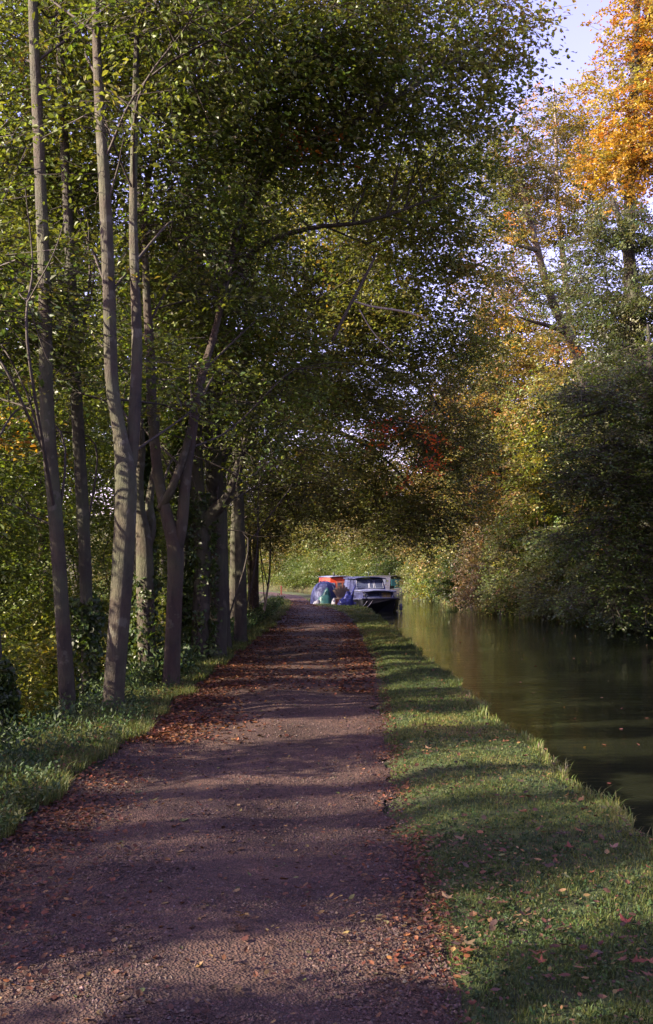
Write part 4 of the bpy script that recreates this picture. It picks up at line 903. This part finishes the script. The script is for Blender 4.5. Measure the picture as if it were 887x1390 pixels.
def narrowboat(x,y,rz,L_,lab,cabm,frontm,group=None,dark=False):
    o=empty('narrowboat',(x,y,WL),lab,'boat',group); o.rotation_euler=(0,0,rz)
    mb=MB(); S=hull(mb,L_,1.0,.62,-.25,1.6,.18,.22); mb.build('hull',HULL,o)
    mb=MB(); mb.tube(np.vstack([S[::-1,0],S[:,7]]),.035,6); mb.build('gunwale',LGREY if not dark else DARK,o)
    mb=MB(); dk=S[:,[0,7],:].copy(); dk[...,2]-=.02; mb.grid(dk,flip=True,smooth=False); mb.build('deck',DARK,o)
    y0=2.0
    mb=MB(); prism(mb,[(-.86,y0,.6),(.86,y0,.6),(.74,y0,1.78),(-.74,y0,1.78)],[(-.86,L_-1.2,.6),(.86,L_-1.2,.6),(.74,L_-1.2,1.78),(-.74,L_-1.2,1.78)]); mb.build('cabin',cabm,o)
    mb=MB(); q=np.array([[[xx,yy,1.80+.07*(1-(xx/.8)**2)] for xx in np.linspace(-.8,.8,9)] for yy in [y0-.12,y0+.1,L_-1.0]]); mb.grid(q,flip=True); mb.grid(q-np.array([0,0,.05])); mb.tube(np.vstack([q[::-1,0],q[0],q[:,-1]])-np.array([0,0,.02]),.028,5); mb.build('roof',WHITEP if not dark else DARK,o)
    for sg in (-1,1):
        mb=MB(); mb.box((sg*.19,y0-.03,1.08),(.36,.04,.9)); d=mb.build('door',frontm,o)
        mb=MB(); mb.box((sg*.19,y0-.06,1.3),(.22,.02,.26)); mb.build('pane',GLASS,d)
        mb=MB(); mb.box((sg*.56,y0-.025,1.25),(.22,.03,.34)); mb.build('window',WHITEP if not dark else frontm,o)
    for sg in (-1,1):
        for k in range(3):
            yy=y0+1.5+k*2.4; mb=MB(); mb.box((sg*.815,yy,1.3),(.03,.8,.4)); w=mb.build('window',GLASS,o)
    mb=MB(); mb.tube([(-.4,y0+1.2,1.82),(-.4,y0+1.2,2.1)],.06,8); mb.build('chimney',DARK,o)
    return o
narrowboat(1.2,60.2,.10,11,'orange-red narrowboat with a white roof edge moored behind the blue tent',ORANGE,simple('faded_orange_paint',(.32,.09,.05),.5,.2,5),)
nbt=narrowboat(6.95,83,.28,9,'dark narrowboat with teal and cream end panels, half hidden right of the cruiser',HULL,TEALP,dark=True)
mb=MB(); mb.box((.36,1.93,1.25),(.62,.03,.5)); mb.build('cream_panel',CREAM,nbt)
mb=MB(); mb.box((-.42,1.93,1.25),(.6,.03,.6)); mb.build('teal_panel',TEALP,nbt)
# small rusty post by the bend
x,y=-3.45,72; y=76; x=(382-443.5)*y/F-.0
z=float(ground(x,y)); o=empty('marker_post',(x,y,z),'small rust-red post at the grass where the towpath bends away','post')
mb=MB(); mb.box((0,0,.3),(.12,.12,.64)); mb.build('shaft',RUST,o); mb=MB(); mb.box((0,0,.66),(.17,.17,.08),taper=.6); mb.build('cap',RUST,o)


# ------------------------------------------------------------------ light, sky, camera
ELEV=math.radians(27); AZ=math.radians(17)     # light travels towards +X, a little away from the camera
d=Vector((math.cos(AZ)*math.cos(ELEV),math.sin(AZ)*math.cos(ELEV),-math.sin(ELEV)))
sun=bpy.data.lights.new('sun','SUN'); sun.energy=5.0; sun.angle=math.radians(.5); sun.color=(1,.85,.66)
so=bpy.data.objects.new('sun',sun); COL.objects.link(so); so.rotation_euler=d.to_track_quat('-Z','Y').to_euler()
w=bpy.data.worlds.new('World'); SC.world=w; w.use_nodes=True; nt=w.node_tree
sky=nt.nodes.new('ShaderNodeTexSky'); sky.sky_type='NISHITA'; sky.sun_disc=False
sky.sun_elevation=ELEV; sky.sun_rotation=math.atan2(-d.x,-d.y); sky.air_density=1.0; sky.dust_density=.7; sky.ozone_density=1.5
tint=nt.nodes.new('ShaderNodeMixRGB'); tint.blend_type='MULTIPLY'; tint.inputs[0].default_value=1; tint.inputs[2].default_value=(1.17,.745,.96,1)
nt.links.new(sky.outputs[0],tint.inputs[1]); nt.links.new(tint.outputs[0],nt.nodes['Background'].inputs['Color'])
nt.nodes['Background'].inputs['Strength'].default_value=.15
cd=bpy.data.cameras.new('camera'); cam=bpy.data.objects.new('camera',cd); COL.objects.link(cam); SC.camera=cam
cam.location=(0,0,EYE); cam.rotation_euler=(math.pi/2,0,0)
cd.sensor_fit='HORIZONTAL'; cd.sensor_width=24; cd.lens=24*F/887; cd.shift_y=85/887; cd.clip_end=3000; cd.clip_start=.05
SC.view_settings.view_transform='Standard'; SC.view_settings.look='None'; SC.view_settings.exposure=2.1; SC.view_settings.gamma=1
SC.cycles.max_bounces=5; SC.cycles.diffuse_bounces=3; SC.cycles.glossy_bounces=2; SC.cycles.transmission_bounces=3
SC.cycles.use_denoising=True; SC.cycles.sample_clamp_indirect=4
SC.cycles.caustics_reflective=False; SC.cycles.caustics_refractive=False
